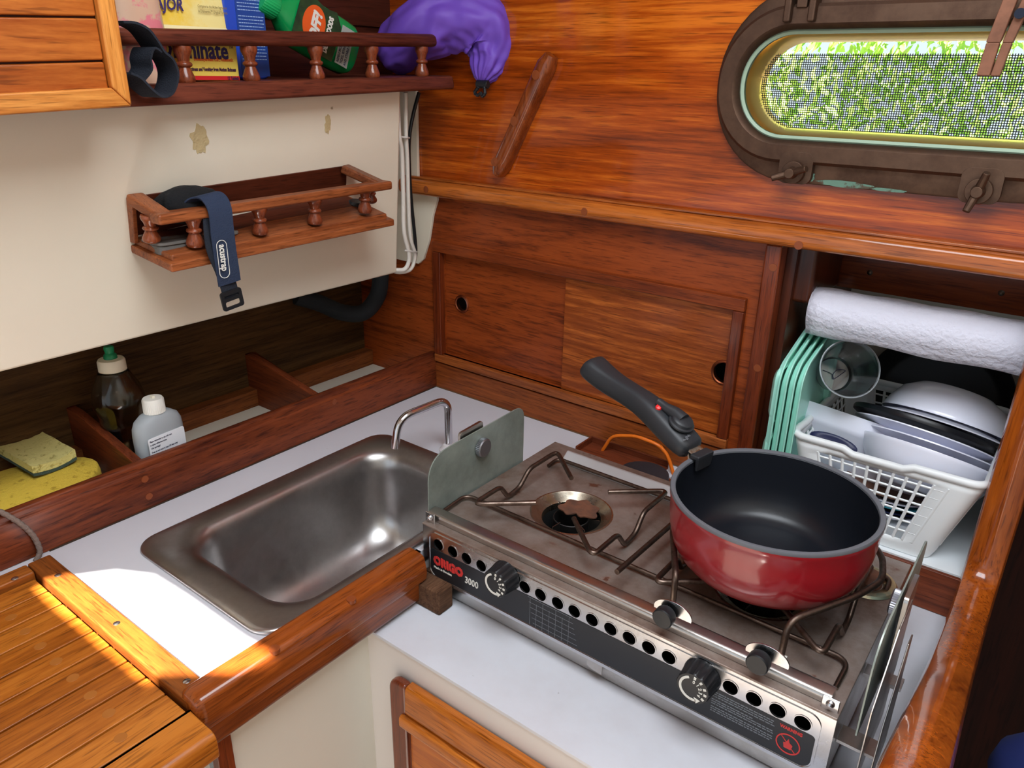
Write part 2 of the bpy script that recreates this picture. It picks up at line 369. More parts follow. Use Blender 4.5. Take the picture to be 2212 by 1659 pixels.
def rr2(x0, x1, y0, y1, r, n=6, m=1):
    """rounded rectangle, 2D, counter-clockwise from the start of the bottom side; m straight segments a side"""
    out = []; r = r if isinstance(r, (list, tuple)) else (r,)*4
    C = ((x1-r[0], y0+r[0], -90, r[0]), (x1-r[1], y1-r[1], 0, r[1]), (x0+r[2], y1-r[2], 90, r[2]), (x0+r[3], y0+r[3], 180, r[3]))
    for k, (cx, cy, a, q) in enumerate(C):
        prev = C[k-1]; pa = math.radians(prev[2]+90)
        st = V((prev[0]+prev[3]*math.cos(pa), prev[1]+prev[3]*math.sin(pa))); en = V((cx+q*math.cos(math.radians(a)), cy+q*math.sin(math.radians(a))))
        for j in range(m): out.append(st.lerp(en, j/m))
        for j in range(n): t = math.radians(a+90*j/n); out.append(V((cx+q*math.cos(t), cy+q*math.sin(t))))
    return out
def circ(x, y, r, n=24, ph=0): return [(x+r*math.cos(2*math.pi*i/n+ph), y+r*math.sin(2*math.pi*i/n+ph)) for i in range(n)]
def thing(name, label, cat, loc=(0,0,0), group=None, kind=None):
    o = bpy.data.objects.new(name, None); o.empty_display_size = .02; COL.objects.link(o); o.location = loc; LOC[o.name] = V(loc)
    if label: o['label'] = label
    if cat: o['category'] = cat
    if group: o['group'] = group
    if kind: o['kind'] = kind
    return o
def tag(o, label, cat, group=None, kind=None):
    o['label'] = label; o['category'] = cat
    if group: o['group'] = group
    if kind: o['kind'] = kind
    return o
def struct(o, label=None, cat='wall'):
    o['kind'] = 'structure'; o['category'] = cat
    if label: o['label'] = label
    return o
def nz(p, s=1): return noise.noise(V(p)*s)
X, Y, Z = V((1,0,0)), V((0,1,0)), V((0,0,1))
exec_parts = []
# ================================================================== SETTING
def port(i, r=None):
    """stadium outline of the port, grown by i"""
    return rr2(.500-i, .868+i, .457-i, .571+i, (.057+i)*.98 if r is None else r, 12)
g = G(); g.plate([(-.5,.345),(1.6,.345),(1.6,1.07),(-.5,1.07)], [port(.004)], (0,.03,0), X, Z, .03)
struct(g.out('wall_back', M_WALL), 'glossy orange mahogany panel around the porthole, above the long rail', 'wall panel')
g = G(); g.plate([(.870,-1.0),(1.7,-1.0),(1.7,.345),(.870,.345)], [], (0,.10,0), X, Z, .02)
struct(g.out('wall_right', wood('shade_brown_veneer', (22,7,3), (40,14,6), 'z', 9, .85, 0)), 'dark wood panel beyond the edge cap at the right, its shade put into the colour', 'wall panel')  # deep brown carries the shade of the passage beyond
# ceiling, its unseen hole cut to the outline of the sun patch
patch = [(.052,-.705),(.054,-.700),(.066,-.672),(.095,-.634),(.135,-.612),(.20,-.609),(.30,-.609),(.351,-.603),(.353,-.622),(.346,-.645),(.315,-.668),(.288,-.690),(.288,-.703),(.10,-.706)]
HZ = 1.07; off = SUN*(HZ/SUN.z)
LAMP_OPENING = [(.45,-.95),(1.15,-.95),(1.15,-.40),(.45,-.40)]  # unseen opening added to hold the overhead lamp
hole = [(p[0]+off.x, p[1]+off.y) for p in patch]
g = G(); g.plate([(-1.6,-2.0),(2.4,-2.0),(2.4,.06),(-1.6,.06)], [hole, LAMP_OPENING], (0,0,HZ), X, Y, .010)
struct(g.out('ceiling', M_CREAM2), 'white overhead with a hole cut to shape the sun patch and an added lamp opening', 'ceiling')
g = G(); g.box((-.5,-3,-1.0),(1.7,.12,-.97)); struct(g.out('floor', wood('cabin_sole_teak', (104,96,90), (134,124,116), 'y', 9, .5, .3)), 'teak cabin sole far below the worktops', 'floor')
g = G(); g.box((1.35,-3,-.97),(1.38,.08,1.07)); struct(g.out('light_block_wall', M_CREAM2), 'unseen cream wall added to block light from the right', 'wall')  # put in to keep light from the right off the dark panel
# left: the white lined hull step
YE = -.088
TE = U(868,205,'x',.055).y
g = G(); lp_ = lambda yb, yt, zt: [V((-.30,yb,.2225)), V((-.001,yb,.2225)), V((-.001+.2*(zt-.2225),yt,zt)), V((-.30,yt,zt))]
g.rings([lp_(-2.4,-2.4,.4855), lp_(-.53,-.53,.4855), lp_(YE,TE,.4990)], True, True, True)
struct(g.out('wall_left', M_CREAM, bevel=.004), 'cream painted hull liner with stains, behind the small balustered rack', 'wall')
g = G(); g.box((-.36,-2.4,.486),(-.085,.0,1.07)); g.box((-.085,-2.4,.995),(.10,0,1.07))
for k in range(5): g.box((-.086,-2.4,.585+.07*k),(-.081,0,.588+.07*k)); 
struct(g.out('wall_left_upper', M_TNG), 'dark tongue and groove boards behind the upper shelf', 'wall')
# white filler board lying on the back panel with its tapered tail under the rail
g = G(); g.prism([(-.36,-.006,.2225),(-.052,-.006,.2175),(-.034,-.006,.218),(-.022,-.006,.228),(-.008,-.006,.262),(.002,-.006,.305),(.012,-.006,.330),(.012,-.006,.338),(-.030,-.006,.338),(-.028,-.006,.500),(-.36,-.006,.500)], (0,.0055,0))
struct(g.out('trim_1', M_CREAM, bevel=.001), 'cream filler board with a tapered tail in the corner behind the cables', 'trim board')
# long rail across the back
g = G(); c_ = fillet([V((-.055,.0,.337)),V((-.055,-.026,.337)),V((-.055,-.026,.361)),V((-.055,.0,.361))], .010, 6)
g.prism(c_, (1.4,0,0)); g.box((-.055,-.012,.361),(1.345,0,.3645))
rail = struct(g.out('trim_2', M_RAIL, bevel=.001), 'rounded glossy wooden rail running across the back under the porthole panel', 'rail')
for px, py in ((920,409),(1262,457),(1725,530)):
    p = U(px, py, 'y', -.0262); g = G(); g.cyl((p.x,-.0255,p.z),(p.x,-.0266,p.z),.005,20); g.out('timber_plug', M_DOWEL, rail)
# side deck seen through the porthole and hedge behind
g = G(); g.box((-.4,.045,.40),(2.2,.50,.43)); g.box((-.4,.46,.43),(2.2,.50,.455))
struct(g.out('deck', M_DECK), 'sunlit white side deck outside the porthole', 'deck')
lb = bpy.data.meshes.new('hedge'); vs, fs = [], []
random.seed(9)
def leaf(c, s, v, f):
    a = V((random.gauss(0,1), random.gauss(0,1), random.gauss(0,1))); a = norm(a); b = norm(a.orthogonal()); k = len(v)
    v += [c-a*s, c+b*s*.45, c+a*s, c-b*s*.45]; f.append((k, k+1, k+2, k+3))
for i in range(34000):
    x = random.uniform(-.2, 2.2); z = random.uniform(.30, 1.5)
    y = 1.35 + .22*nz((x*3, z*3, 1)) + random.uniform(0,.35)
    if x > .66: y += .8
    leaf(V((x, y, z)), random.uniform(.008,.018), vs, fs)
lb.from_pydata([tuple(v) for v in vs], [], fs); lb.materials.append(M_LEAF)
ho = bpy.data.objects.new('hedge', lb); COL.objects.link(ho); tag(ho, 'sunlit green foliage outside, seen through the porthole screen', 'foliage', kind='stuff')

# ================================================================== PORTHOLE
w1 = thing('window_1', 'oblong bronze porthole with an insect screen, in the upper wood panel', 'window', (.68,0,.514), kind='structure')
def zr(loop, y): return [V((p[0], y, p[1])) for p in loop]
g = G()
fl = lambda i: rr2(.471-i, .897+i, .409-i, .619+i, (.105+i)*.97, 12)
g.rings([zr(fl(0),-.001), zr(fl(-.0005),-.007), zr(fl(-.003),-.0085), zr(port(.020),-.0085), zr(port(.002),-.0085), zr(port(.002),.002)]); g.out('flange', M_BRONZE, w1)
g = G(); g.rings([zr(port(.0255),-.008), zr(port(.0255),-.014), zr(port(.022),-.0175), zr(port(.006),-.0175), zr(port(.002),-.014), zr(port(.000),-.004)]); fr = g.out('hinged_frame', M_BRONZE, w1)
g = G(); g.rings([zr(port(.0015),-.006), zr(port(-.001),-.008), zr(port(-.004),-.006), zr(port(-.004),.0)]); g.out('gasket', plain('pale_green_gasket', (150,172,150), .5), w1)
g = G(); g.rings([zr(port(.004),.0), zr(port(-.004),.006), zr(port(-.010),.030), zr(port(-.012),.048)]); g.out('brass_liner', M_BRASS, w1)
g = G(); lp = port(-.001); g.face(zr(lp, -.003)); g.out('glass', M_GLASS, w1, solid=.003)
g = G()
def inp(x, z, i=-.011):
    x0, x1, z0, z1 = .500-i, .868+i, .457-i, .571+i; r = (z1-z0)/2; zc = (z0+z1)/2
    cx = min(max(x, x0+r), x1-r); return (x-cx)**2+(z-zc)**2 < r*r
stp = .0024; x = .500
ztop = lambda x: .548 - max(0, x-.77)**2*6
while x < .868:
    zs = [.457+.0005*k for k in range(230) if inp(x, .457+.0005*k) and .457+.0005*k < ztop(x)]
    if zs: g.box((x-.00042,.0320,zs[0]),(x+.00042,.0323,zs[-1]))
    x += stp
z = .457
while z < .571:
    xs = [.500+.001*k for k in range(370) if inp(.500+.001*k, z) and z < ztop(.500+.001*k)]
    if xs: g.box((xs[0],.0323,z-.00042),(xs[-1],.0326,z+.00042))
    z += stp
g.out('insect_screen', M_SCREEN, w1, fix=False)
for px, py, a in ((1715,372,200),(2115,412,75)):
    p = U(px, py, 'y', -.02); r0 = V((p.x,-.010,p.z))
    g = G(); g.plate(rr2(p.x-.019,p.x+.019,p.z-.013,p.z+.022,.009), [], (0,-.008,0), X, Z, .010); lug = g.out('lug', M_BRONZE, w1, bevel=.002)
    g = G(); g.cyl(r0+V((0,-.008,0)), r0+V((0,-.016,0)), .0125, 24); g.cyl(r0+V((0,-.016,0)), r0+V((0,-.028,0)), .007, 16, .0055)
    d = V((math.cos(math.radians(a)),0,math.sin(math.radians(a))))
    for s in (1,-1):
        q = r0+V((0,-.021,0)); g.tube([q, q+d*s*.010+V((0,-.003,0)), q+d*s*.020+V((0,-.007,0))], [.0045,.0042,.0036], 10)
    g.out('wing_nut', M_BRONZE, w1, bevel=.0006)
for px in (1745, 2320):
    p = U(px, 12, 'y', 0)
    for s in (-.013, .013):
        g = G(); g.box((p.x+s-.004,-.026,.578),(p.x+s+.004,-.006,.640)); g.out('hinge_lug', M_BRONZE, w1, bevel=.002)
    g = G(); g.box((p.x-.006,-.020,.592),(p.x+.006,-.004,.640)); g.out('hinge_lug', M_BRONZE, w1, bevel=.0015)
for px, py in ((1716,10),(1975,8)):
    p = U(px, py, 'y', -.009); g = G(); g.cyl((p.x,-.008,p.z),(p.x,-.0098,p.z),.007,20); g.out('slotted_screw', M_BRONZE, w1)
for x0, x1, z0, z1 in ((.606,.664,.4095,.4165),(.585,.602,.412,.424),(.664,.700,.4095,.413)):
    g = G(); pts = []
    n = 22
    for k in range(n): t = 2*math.pi*k/n; q = 1+.35*nz((k*.9, x0*40, 0)); pts.append(((x0+x1)/2+(x1-x0)/2*math.cos(t)*q, (z0+z1)/2+(z1-z0)/2*math.sin(t)*q))
    g.plate(pts, [], (0,-.0070 if x0 > .6 else -.0085,0), X, Z, .0018); g.out('verdigris', M_VERD, w1, label='green corrosion on the lower flange')

# ================================================================== BACK CUPBOARD (sliding doors)
cb = thing('cupboard', 'wooden cupboard with two sliding doors and finger holes above the sink worktop', 'cupboard', (.28,0,0))
g = G(); g.plate([(-.36,.0005),(.557,.0005),(.557,.337),(-.36,.337)], [[(.016,.064),(.531,.064),(.531,.246),(.016,.246)]], (0,.022,0), X, Z, .022); g.out('front_panel', M_DOOR, cb)
fp = [U(940,515,'y',-.006), U(1620,650,'y',-.006), U(1577,968,'y',-.006), U(947,790,'y',-.006)]
x0, x1, z0, z1 = .0, .541, .050, .262
for nm, m, a, b in (('frame_rail', M_TRIM, (x0,-.008,z1-.017),(x1,.004,z1)), ('frame_rail', wood('door_sill_rail', (120,58,22), (176,98,46), 'x', 20, .4, .4, .2), (x0,-.008,z0),(x1,.006,z0+.014)), ('frame_stile', M_TRIMZ, (x0,-.008,z0+.014),(x0+.017,.004,z1-.017)), ('frame_stile', M_TRIMZ, (x1-.015,-.008,z0+.014),(x1,.004,z1-.017))):
    g = G(); g.box(a, b); g.out(nm, m, cb, bevel=.0015)
hl, hr = U(997,657,'y',.008), U(1562,806,'y',.0)
d1 = G(); d1.plate([(.010,.060),(.285,.060),(.285,.252),(.010,.252)], [circ(hl.x,hl.z,.0125)], (0,.015,0), X, Z, .006); d1 = d1.out('door', M_DOOR, cb)
d2 = G(); d2.plate([(.263,.060),(.540,.060),(.540,.252),(.263,.252)], [circ(hr.x,hr.z,.0150)], (0,.008,0), X, Z, .006)
d2 = d2.out('door', wood('lighter_teak_door_veneer', (112, 48, 10), (190, 102, 38), 'x', 14, .42, .4, .25, .15, .07, wave=1.6, mid=(140, 66, 22)), cb, label='lighter right-hand sliding door')
M_COP = metal('copper_ring', (150, 84, 56), .35)
for d, h, y, r in ((d1, hl, .009, .0125), (d2, hr, .002, .0150)):
    g = G(); M = frame((h.x,y,h.z), -Y); g.lathe([(r-.001,-.006),(r-.001,.001),(r+.0005,.002),(r+.0025,.0012),(r+.003,0)], M, 32); g.out('finger_hole_ring', M_COP, d)
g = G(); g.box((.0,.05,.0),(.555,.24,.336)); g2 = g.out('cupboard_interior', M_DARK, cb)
g = G(); g.box((.0,-.0045,.0005),(.557,.0,.047)); g.out('skirting_board', wood('worn_skirting', (96, 42, 16), (160, 84, 34), 'x', 16, .5, .2, .3, .1, .06, wear=(170,120,66)), cb, bevel=.001)

# ================================================================== OPEN DISH LOCKER at the right
lk = thing('open_locker', 'open dish locker with white back and dark side, right of the sliding doors', 'locker', (.72,0,0))
g = G(); g.box((.5575,-.012,.0005),(.578,.012,.3365)); po = g.out('post', M_TRIMZ, lk, bevel=.003)
for px, py in ((1670,578),(1636,795)):
    p = U(px, py, 'y', -.012); g = G(); g.cyl((p.x,-.0115,p.z),(p.x,-.0126,p.z),.0048,20); g.out('timber_plug', M_DOWEL, po)
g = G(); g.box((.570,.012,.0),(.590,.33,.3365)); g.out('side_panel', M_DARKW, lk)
g = G(); g.box((.590,.315,.0),(.869,.33,.3365)); g.out('back_panel', M_CREAM2, lk)
g = G(); g.box((.861,.021,-.006),(.869,.315,.3365)); g.out('side_panel', M_CREAM2, lk)
hp0 = U(1790,606,'y',.15)
g = G(); g.box((.590,.142,.262),(.861,.155,.3365)); hb = g.out('header_board', wood('locker_header', (96, 40, 12), (140, 66, 24), 'x', 14, .4, .4, .2), lk, bevel=.001)
for px, py in ((1879,589),(2163,633)):
    p = U(px, py, 'y', .142); g = G(); g.lathe([(0,.0025),(.002,.002),(.0036,0)], frame((p.x,.142,p.z), -Y), 16); g.out('screw', M_SCREWM, hb)
g = G(); g.box((.585,.02,.262),(.612,.142,.337)); g.out('bracket', M_DARKW, lk, bevel=.006)
g = G(); g.plate([(.590,-.040),(.8605,-.040),(.8605,.315),(.590,.315)], [], (0,0,-.006), X, Y, .006); g.out('shelf', specks(plain('white_tile_shelf', (226,232,236), .4), (60,66,70), .78, 50, .01), lk)
g = G(); g.box((.34,-.0465,-.0545),(.8605,-.0405,-.0015)); g.out('front_edge', wood('locker_front_edge', (74,30,14), (138,66,34), 'x', 14, .45, .3, .25, wave=1), lk, bevel=.001)

# edge cap of the bulkhead at the right
g = G(); g.tube([V((.0,y,.0006))+X*.0008 for y in [-.66+.03*k for k in range(23)]], .0011, 6, fn=lambda i, j: 1+.5*nz((i*.7, j, 0))); cl_k = g.out('caulk_line', plain('grimy_caulk', (52,38,28), .9), ct_ if False else None); cl_k.name = 'trim_3'; struct(cl_k, 'grimy dark caulk line where the trough front board meets the worktop', 'trim')
g = G(); g.tube([V((x,-.0052,.0006)) for x in [.0+.03*k for k in range(19)]], .0011, 6, fn=lambda i, j: 1+.5*nz((i*.7, j, 4))); cl_k = g.out('trim_4', plain('brown_caulk', (96,70,46), .9)); struct(cl_k, 'brownish caulk line along the skirting board under the cupboard', 'trim')
cp = thing('bulkhead', 'bulkhead with a thick curved glossy edge cap, right edge of the galley', 'bulkhead', (.865,-.2,-.06))
path = [(.30,-.030),(.20,-.030),(.10,-.030),(.02,-.040),(-.004,-.085),(.004,-.150),(.026,-.245),(.064,-.340),(.108,-.440),(.148,-.531),(.19,-.63)]
pp = spline([V((0, y, z)) for z, y in path], 8); pp = [V((0,-.030,.337))] + pp
prof = [(-.0175,0),(-.0155,.006),(-.010,.010),(0,.0115),(.010,.010),(.0155,.006),(.0175,0),(.0175,-.014),(-.0175,-.014)]
rs = []
for i, p in enumerate(pp):
    t = norm(pp[min(i+1,len(pp)-1)]-pp[max(i-1,0)]); nn = norm(t.cross(X))
    rs.append([V((.8625+a*1.05, p.y, p.z))+nn*b for a, b in prof])
g = G(); g.rings(rs, True, True, True); g.out('edge_cap', M_CAP, cp, bevel=.001)
g = G(); poly = [V((.861,p.y+.004,p.z)) for p in pp]+[V((.861,-.63,-.60)), V((.861,.02,-.60)), V((.861,.02,.337))]
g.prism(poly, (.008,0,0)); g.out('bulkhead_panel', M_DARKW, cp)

# ================================================================== WORKTOP + lower units
ct = thing('worktop', 'white laminate worktop around the sink, scuffed, with a sunlit patch', 'worktop', (.16,-.35,0))
sinkhole = [(p.x, p.y) for p in rr2(.080,.326,-.590,-.212,.03,6)]
g = G(); g.plate([(-.016,-1.2),(.0150,-1.2),(.0150,-.664),(.325,-.664),(.325,-.390),(.3335,-.390),(.3335,-.0475),(.340,-.0475),(.340,-.040),(.5895,-.040),(.5895,.0),(-.016,.0)], [sinkhole], (0,0,-.018), X, Y, .018); g.out('surface', M_WHITE, ct)
g = G(); cs = fillet([V((.326,0,.0)),V((.326,0,.013)),V((.352,0,.011)),V((.357,0,-.010)),V((.355,0,-.022)),V((.351,0,-.024)),V((.351,0,-.050)),V((.331,0,-.050))], .006, 4)
rs = []
for y, s in ((-.689,.80),(-.6865,.94),(-.681,1),(-.41,1),(-.404,.97)):
    rs.append([V((.341+(p.x-.341)*s, y, -.018+(p.z+.018)*s)) for p in cs])
g.rings(rs, True, True, True); tr = g.out('wooden_trim', M_EDGE, ct, ang=50)
g = G(); g.box((.326,-.389,-.0545),(.3330,-.0475,-.0182)); g.out('side_skirt', M_WHITE, ct)
for px, py in ((598,1411),(762,1285)):
    p = U(px, py, 'x', .352); g = G(); g.cyl((p.x-.003,p.y,.0085),(p.x-.0028,p.y,.0127),.005,18); g.out('timber_plug', M_DOWEL, tr)

lc = thing('base_cabinet', 'cream lower cabinet under the stove ledge with a varnished panelled door', 'cabinet', (.45,-.4,-.5))
g = G(); g.box((.325,-.655,-.60),(.331,-.476,-.050)); g.out('side_panel', M_CREAM2, lc)
g = G(); g.box((.331,-.4755,-.60),(.345,-.4745,-.056)); g.box((.331,-.476,-.60),(.8605,-.4700,-.0585)); g.out('front_panel', plain('cabinet_front_paint', (218,212,208), .4), lc)
g = G(); g.plate([(.331,-.478),(.8605,-.478),(.8605,-.041),(.331,-.041)], [], (0,0,-.0585), X, Y, .0035); g.out('stove_ledge', specks(plain('white_ledge_laminate', (208,210,218), .32, coat=.3, c2=(198,196,202), vscale=6), (120,112,108), .75, 60, .02), lc)
g = G(); g.box((.322,-.6685,-.60),(.3335,-.652,-.050)); g.out('corner_post', M_TRIMZ, lc, bevel=.001)
g = G(); g.box((.20,-.95,-.60),(.322,-.9,-.10)); g.box((.30,-1.2,-.60),(.318,-.67,-.045)); g.out('side_panel', M_CREAM2, lc)
dr = G(); dr.prism(fillet([V((.376,-.478,-.60)),V((.376,-.478,-.096)),V((.86,-.478,-.096)),V((.86,-.478,-.60))], [0,.014,.014,0], 8), (0,-.008,0)); 
g = G(); c1 = [V((.376,-.478,-.60))]+fillet([V((.376,-.478,-.60)),V((.376,-.478,-.090)),V((.43,-.478,-.090))], .016, 8)[1:-1]+[V((.402,-.478,-.090)),V((.402,-.478,-.60))]
dr = g.prism(c1, (0,-.012,0)).out('door', M_DOORZ, lc, bevel=.004)
g = G(); cs = fillet([V((.402,-.478,-.090)),V((.402,-.490,-.090)),V((.402,-.492,-.128)),V((.402,-.478,-.128))], .006, 4); g.prism(cs, (.46,0,0)); g.out('door_rail', M_DOORF, dr, bevel=.001)
g = G(); cs = fillet([V((.396,-.478,-.129)),V((.396,-.495,-.131)),V((.396,-.495,-.147)),V((.396,-.486,-.149)),V((.396,-.478,-.149))], .005, 4); g.prism(cs, (.46,0,0)); g.out('door_bead', wood('door_bead', (140,66,14), (206,122,44), 'x', 14, .25, .9, .1), dr)
g = G(); g.box((.394,-.484,-.60),(.86,-.478,-.147)); g.out('door_panel', wood('door_field', (150,70,14), (206,116,36), 'x', 10, .3, .8, .1), dr)

# scuffs and old marks (shapes of their own)
# ================================================================== SINK
sk = thing('sink', 'rectangular stained steel sink set in the white worktop', 'sink', (.2,-.4,0))
def rz(x0, x1, y0, y1, r, z, n=8, m=10): return [V((p.x, p.y, z)) for p in rr2(x0, x1, y0, y1, r, n, m)]
L_ = [(.064,.3255,-.598,-.199,.030,.0005),(.064,.3255,-.598,-.199,.030,.003),(.067,.3245,-.595,-.202,.028,.0052),(.074,.3215,-.588,-.209,.026,.0056),
      (.094,.312,-.566,-.226,.040,.0050),(.100,.307,-.558,-.233,.043,.0025),(.104,.303,-.553,-.239,.045,-.003),(.108,.300,-.549,-.243,.046,-.015),
      (.112,.296,-.545,-.248,.046,-.070),(.118,.290,-.539,-.254,.046,-.100),(.132,.276,-.525,-.268,.044,-.122),(.150,.258,-.505,-.288,.036,-.132),(.18,.22,-.44,-.35,.018,-.136)]
g = G(); g.rings([rz(*q) for q in L_], True, False, True); g.out('basin', M_STEEL, sk, sub=1, ang=80)
g = G(); g.lathe([(.024,-.1340),(.022,-.1328),(.018,-.1345),(.0,-.136)], Matrix.Translation((.20,-.40,0)), 28); g.out('drain', M_SS, sk)
# ================================================================== FAUCET
fb = U(970,973,'z',.0)
fc = thing('faucet', 'small bent chrome tube faucet at the back corner of the sink', 'faucet', fb)
e1, e2 = U(967,866,'y',fb.y+.002), U(858,905,'z',.078)
tip = U(852,968,'z',.030)
e1 = V((fb.x-.002, fb.y+.001, .083)); e2 = V((.120, -.262, .080)); tp = V((.115, -.2655, .030))
pth = fillet([fb+V((0,0,.0)), e1, U(862,903,'z',.076), U(853,968,'z',.033)], [0,.020,.022,0], 8)
g = G(); g.tube(pth, .0057, 16); sp = g.out('spout', M_CHROME, fc)
g = G(); g.lathe([(.0145,0),(.0145,.003),(.011,.0055),(.0095,.010),(.0065,.012)], Matrix.Translation(fb), 24, True, True); g.out('base_collar', plain('pale_collar', (210,204,206), .4), fc)

# ================================================================== TROUGH behind the sink
tg = thing('storage_trough', 'long dark wooden trough with dividers along the back of the sink worktop', 'shelf trough', (-.09,-.5,0))
g = G(); cs = fillet([V((0,-1.2,.001)),V((0,-1.2,.052)),V((-.0035,-1.2,.054)),V((-.0035,-1.2,.0635)),V((-.016,-1.2,.0635)),V((-.016,-1.2,.001))], [0,.001,.001,.004,.004,0], 3); g.prism(cs, (0,1.1995,0)); fbd = g.out('front_board', M_FID, tg)
for px, py in ((313,1035),(322,1072),(722,868)):
    p = U(px, py, 'x', 0); g = G(); g.cyl((-.001,p.y,p.z),(.0007,p.y,p.z),.0045,18); g.out('timber_plug', M_DOWEL, fbd)
g = G(); g.box((-.195,-1.2,-.006),(-.016,.0,.0005)); g.out('trough_floor', specks(plain('trough_floor_paint', (214,206,190), .5), (60,50,44), .72, 30, .01), tg)
g = G(); g.box((-.21,-1.2,.0),(-.19,.0,.2225)); g.out('back_panel', M_LAM, tg)
g = G(); g.box((-.19,-1.2,.0005),(-.168,.0,.030)); g.out('cleat', wood('cleat_wood', (74,36,14), (124,68,30), 'y', 16, .6, .1), tg, bevel=.001)
for px, py in ((545,775),(165,903)):
    p = U(px, py, 'x', -.18); y = p.y
    g = G(); g.prism(fillet([V((-.19,y-.006,.0005)),V((-.19,y-.006,.086)),V((-.165,y-.006,.086)),V((-.016,y-.006,.058)),V((-.016,y-.006,.0005))], [0,0,.012,0,0], 6), (0,.012,0)); g.out('divider', wood('divider_wood', (80,34,18), (126,60,30), 'x', 16, .5, .2), tg, bevel=.001)
# ================================================================== TEAK GRATING
gt = thing('teak_grating', 'slatted teak grating left of the sink, half in the sun', 'grating', (.18,-.8,-.02))
g = G(); g.box((.016,-.6895,-.0235),(.338,-.6650,.0065)); g.bm.verts.ensure_lookup_table(); fr1 = g.out('frame_bar', M_GFR, gt, bevel=.0025)
g = G(); g.box((.016,-1.2,-.0235),(.038,-.690,.0065)); fr2 = g.out('frame_bar', M_GOLD if False else wood('grating_frame_side', (104,52,16), (168,96,36), 'y', 16, .5, .3), gt, bevel=.0025)
for px, py in ((125,1242),(252,1346),(403,1471)):
    p = U(px, py, 'z', .0065); g = G(); g.lathe([(0,.0007),(.0025,.0006),(.0036,0)], Matrix.Translation(p+V((0,0,-.0001))), 16); g.out('screw', M_SS, fr1)
p = U(32,1249,'z',.0065); g = G(); g.lathe([(0,.0007),(.0025,.0006),(.0036,0)], Matrix.Translation(p), 16); g.out('screw', M_SS, fr2)
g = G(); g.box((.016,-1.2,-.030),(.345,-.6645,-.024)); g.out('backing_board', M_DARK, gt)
sx = .0405; k = 0
while sx < .36:
    wd = .0336; last = sx+wd > .345
    x1 = .384 if last else sx+wd-.0022
    y1 = -.6925 if not last else -.690
    g = G()
    if last: g.prism(fillet([V((sx,-1.2,-.022)),V((sx,-1.2,-.001)),V((x1,-1.2,-.001)),V((x1,-1.2,-.030)),V((x1-.02,-1.2,-.030))], [0,0,.010,.008,0], 5), (0, 1.2+y1, 0))
    else: g.box((sx,-1.2,-.022),(x1,y1,-.001))
    s_ = g.out('slat', M_GRAT, gt, bevel=.0012)
    if 0 < k < 9:
        g = G(); q = V((sx+wd*.45,-.735 if k != 8 else -.742,-.0012)); g.lathe([(0,.0004),(.0052,.0004),(.0056,0)], Matrix.Translation(q), 20); g.out('timber_plug', M_PLUG, s_)
    sx += wd; k += 1

# ================================================================== DIAGONAL GRAB HANDLE
a, b = U(1183,118,'y',-.016), U(1068,378,'y',-.016)
gh = thing('grab_handle', 'round-ended wooden grab handle fixed diagonally to the glossy panel', 'handle', (a+b)/2)
d = norm(b-a); sd_ = d.cross(Y); n_ = 14; rs = []
tot = (b-a).length
for i in range(n_+1):
    t = i/n_; e = min(t, 1-t)*tot; k = 1 if e > .012 else math.sqrt(max(0.02, 1-(1-e/.012)**2)); c = a+d*(t*tot)
    w_ = .0125*(.55+.45*k); h_ = .020*(.72+.28*k)
    rs.append([V((c.x,0,c.z))+sd_*w_*x_+V((0,-.001-h_*y_,0)) for x_, y_ in ((-1,0),(-1,.55),(-.85,.8),(-.5,.96),(0,1),(.5,.96),(.85,.8),(1,.55),(1,0))])
g = G(); g.rings(rs, True, True, True); hd = g.out('grip', wood('handle_timber', (92,36,10), (150,74,30), 'z', 16, .3, .9, .1), gh)
for px, py in ((1157,162),(1110,262),(1068,350)):
    p = U(px, py, 'y', -.021); g = G(); g.lathe([(0,.0006),(.0062,.0002),(.0066,-.001)], frame((p.x,-.0212,p.z), -Y), 20); g.out('timber_plug', M_DOWEL, hd)

# ================================================================== UPPER LEFT LOCKER
ul = thing('upper_locker', 'golden wooden locker front with grooved boards in the top left corner', 'locker', (.06,-.8,.48))
A = U(275,229,'x',.12); B = U(0,248,'x',.12); sl = (A.z-B.z)/(A.y-B.y); FX = .12
def LZ(y, h): return A.z + (y-A.y)*sl + h
y1 = A.y
g = G(); g.hexa([V((.02,-1.4,LZ(-1.4,.001))),V((FX-.002,-1.4,LZ(-1.4,.001))),V((FX-.002,y1-.001,LZ(y1,.001))),V((.02,y1-.001,LZ(y1,.001))),V((.02,-1.4,.995)),V((FX-.002,-1.4,.995)),V((FX-.002,y1-.001,.995)),V((.02,y1-.001,.995))]); g.out('carcass', M_SHELF, ul)
P0 = U(240,196,'x',FX); st = y1-.014
g = G(); g.prism([V((FX-.002,y1,LZ(y1,0))),V((FX-.002,y1-.016,LZ(y1-.016,.017))),V((FX-.002,y1-.0165,.995)),V((FX-.002,y1,.995))], (.012,0,0)); g.out('stile', M_GOLDZ, ul, bevel=.002)
g = G(); g.prism([V((FX-.002,-1.4,LZ(-1.4,0))),V((FX-.002,y1,LZ(y1,0))),V((FX-.002,y1-.016,LZ(y1-.016,.017))),V((FX-.002,-1.4,LZ(-1.4,.017)))], (.012,0,0)); g.out('bottom_rail', M_GOLD, ul, bevel=.002)
g = G(); g.box((FX-.002,-1.4,LZ(-1.0,.0)+.02),(FX+.002,y1-.0165,.995)); g.bm.free(); g = G()
zs = .016
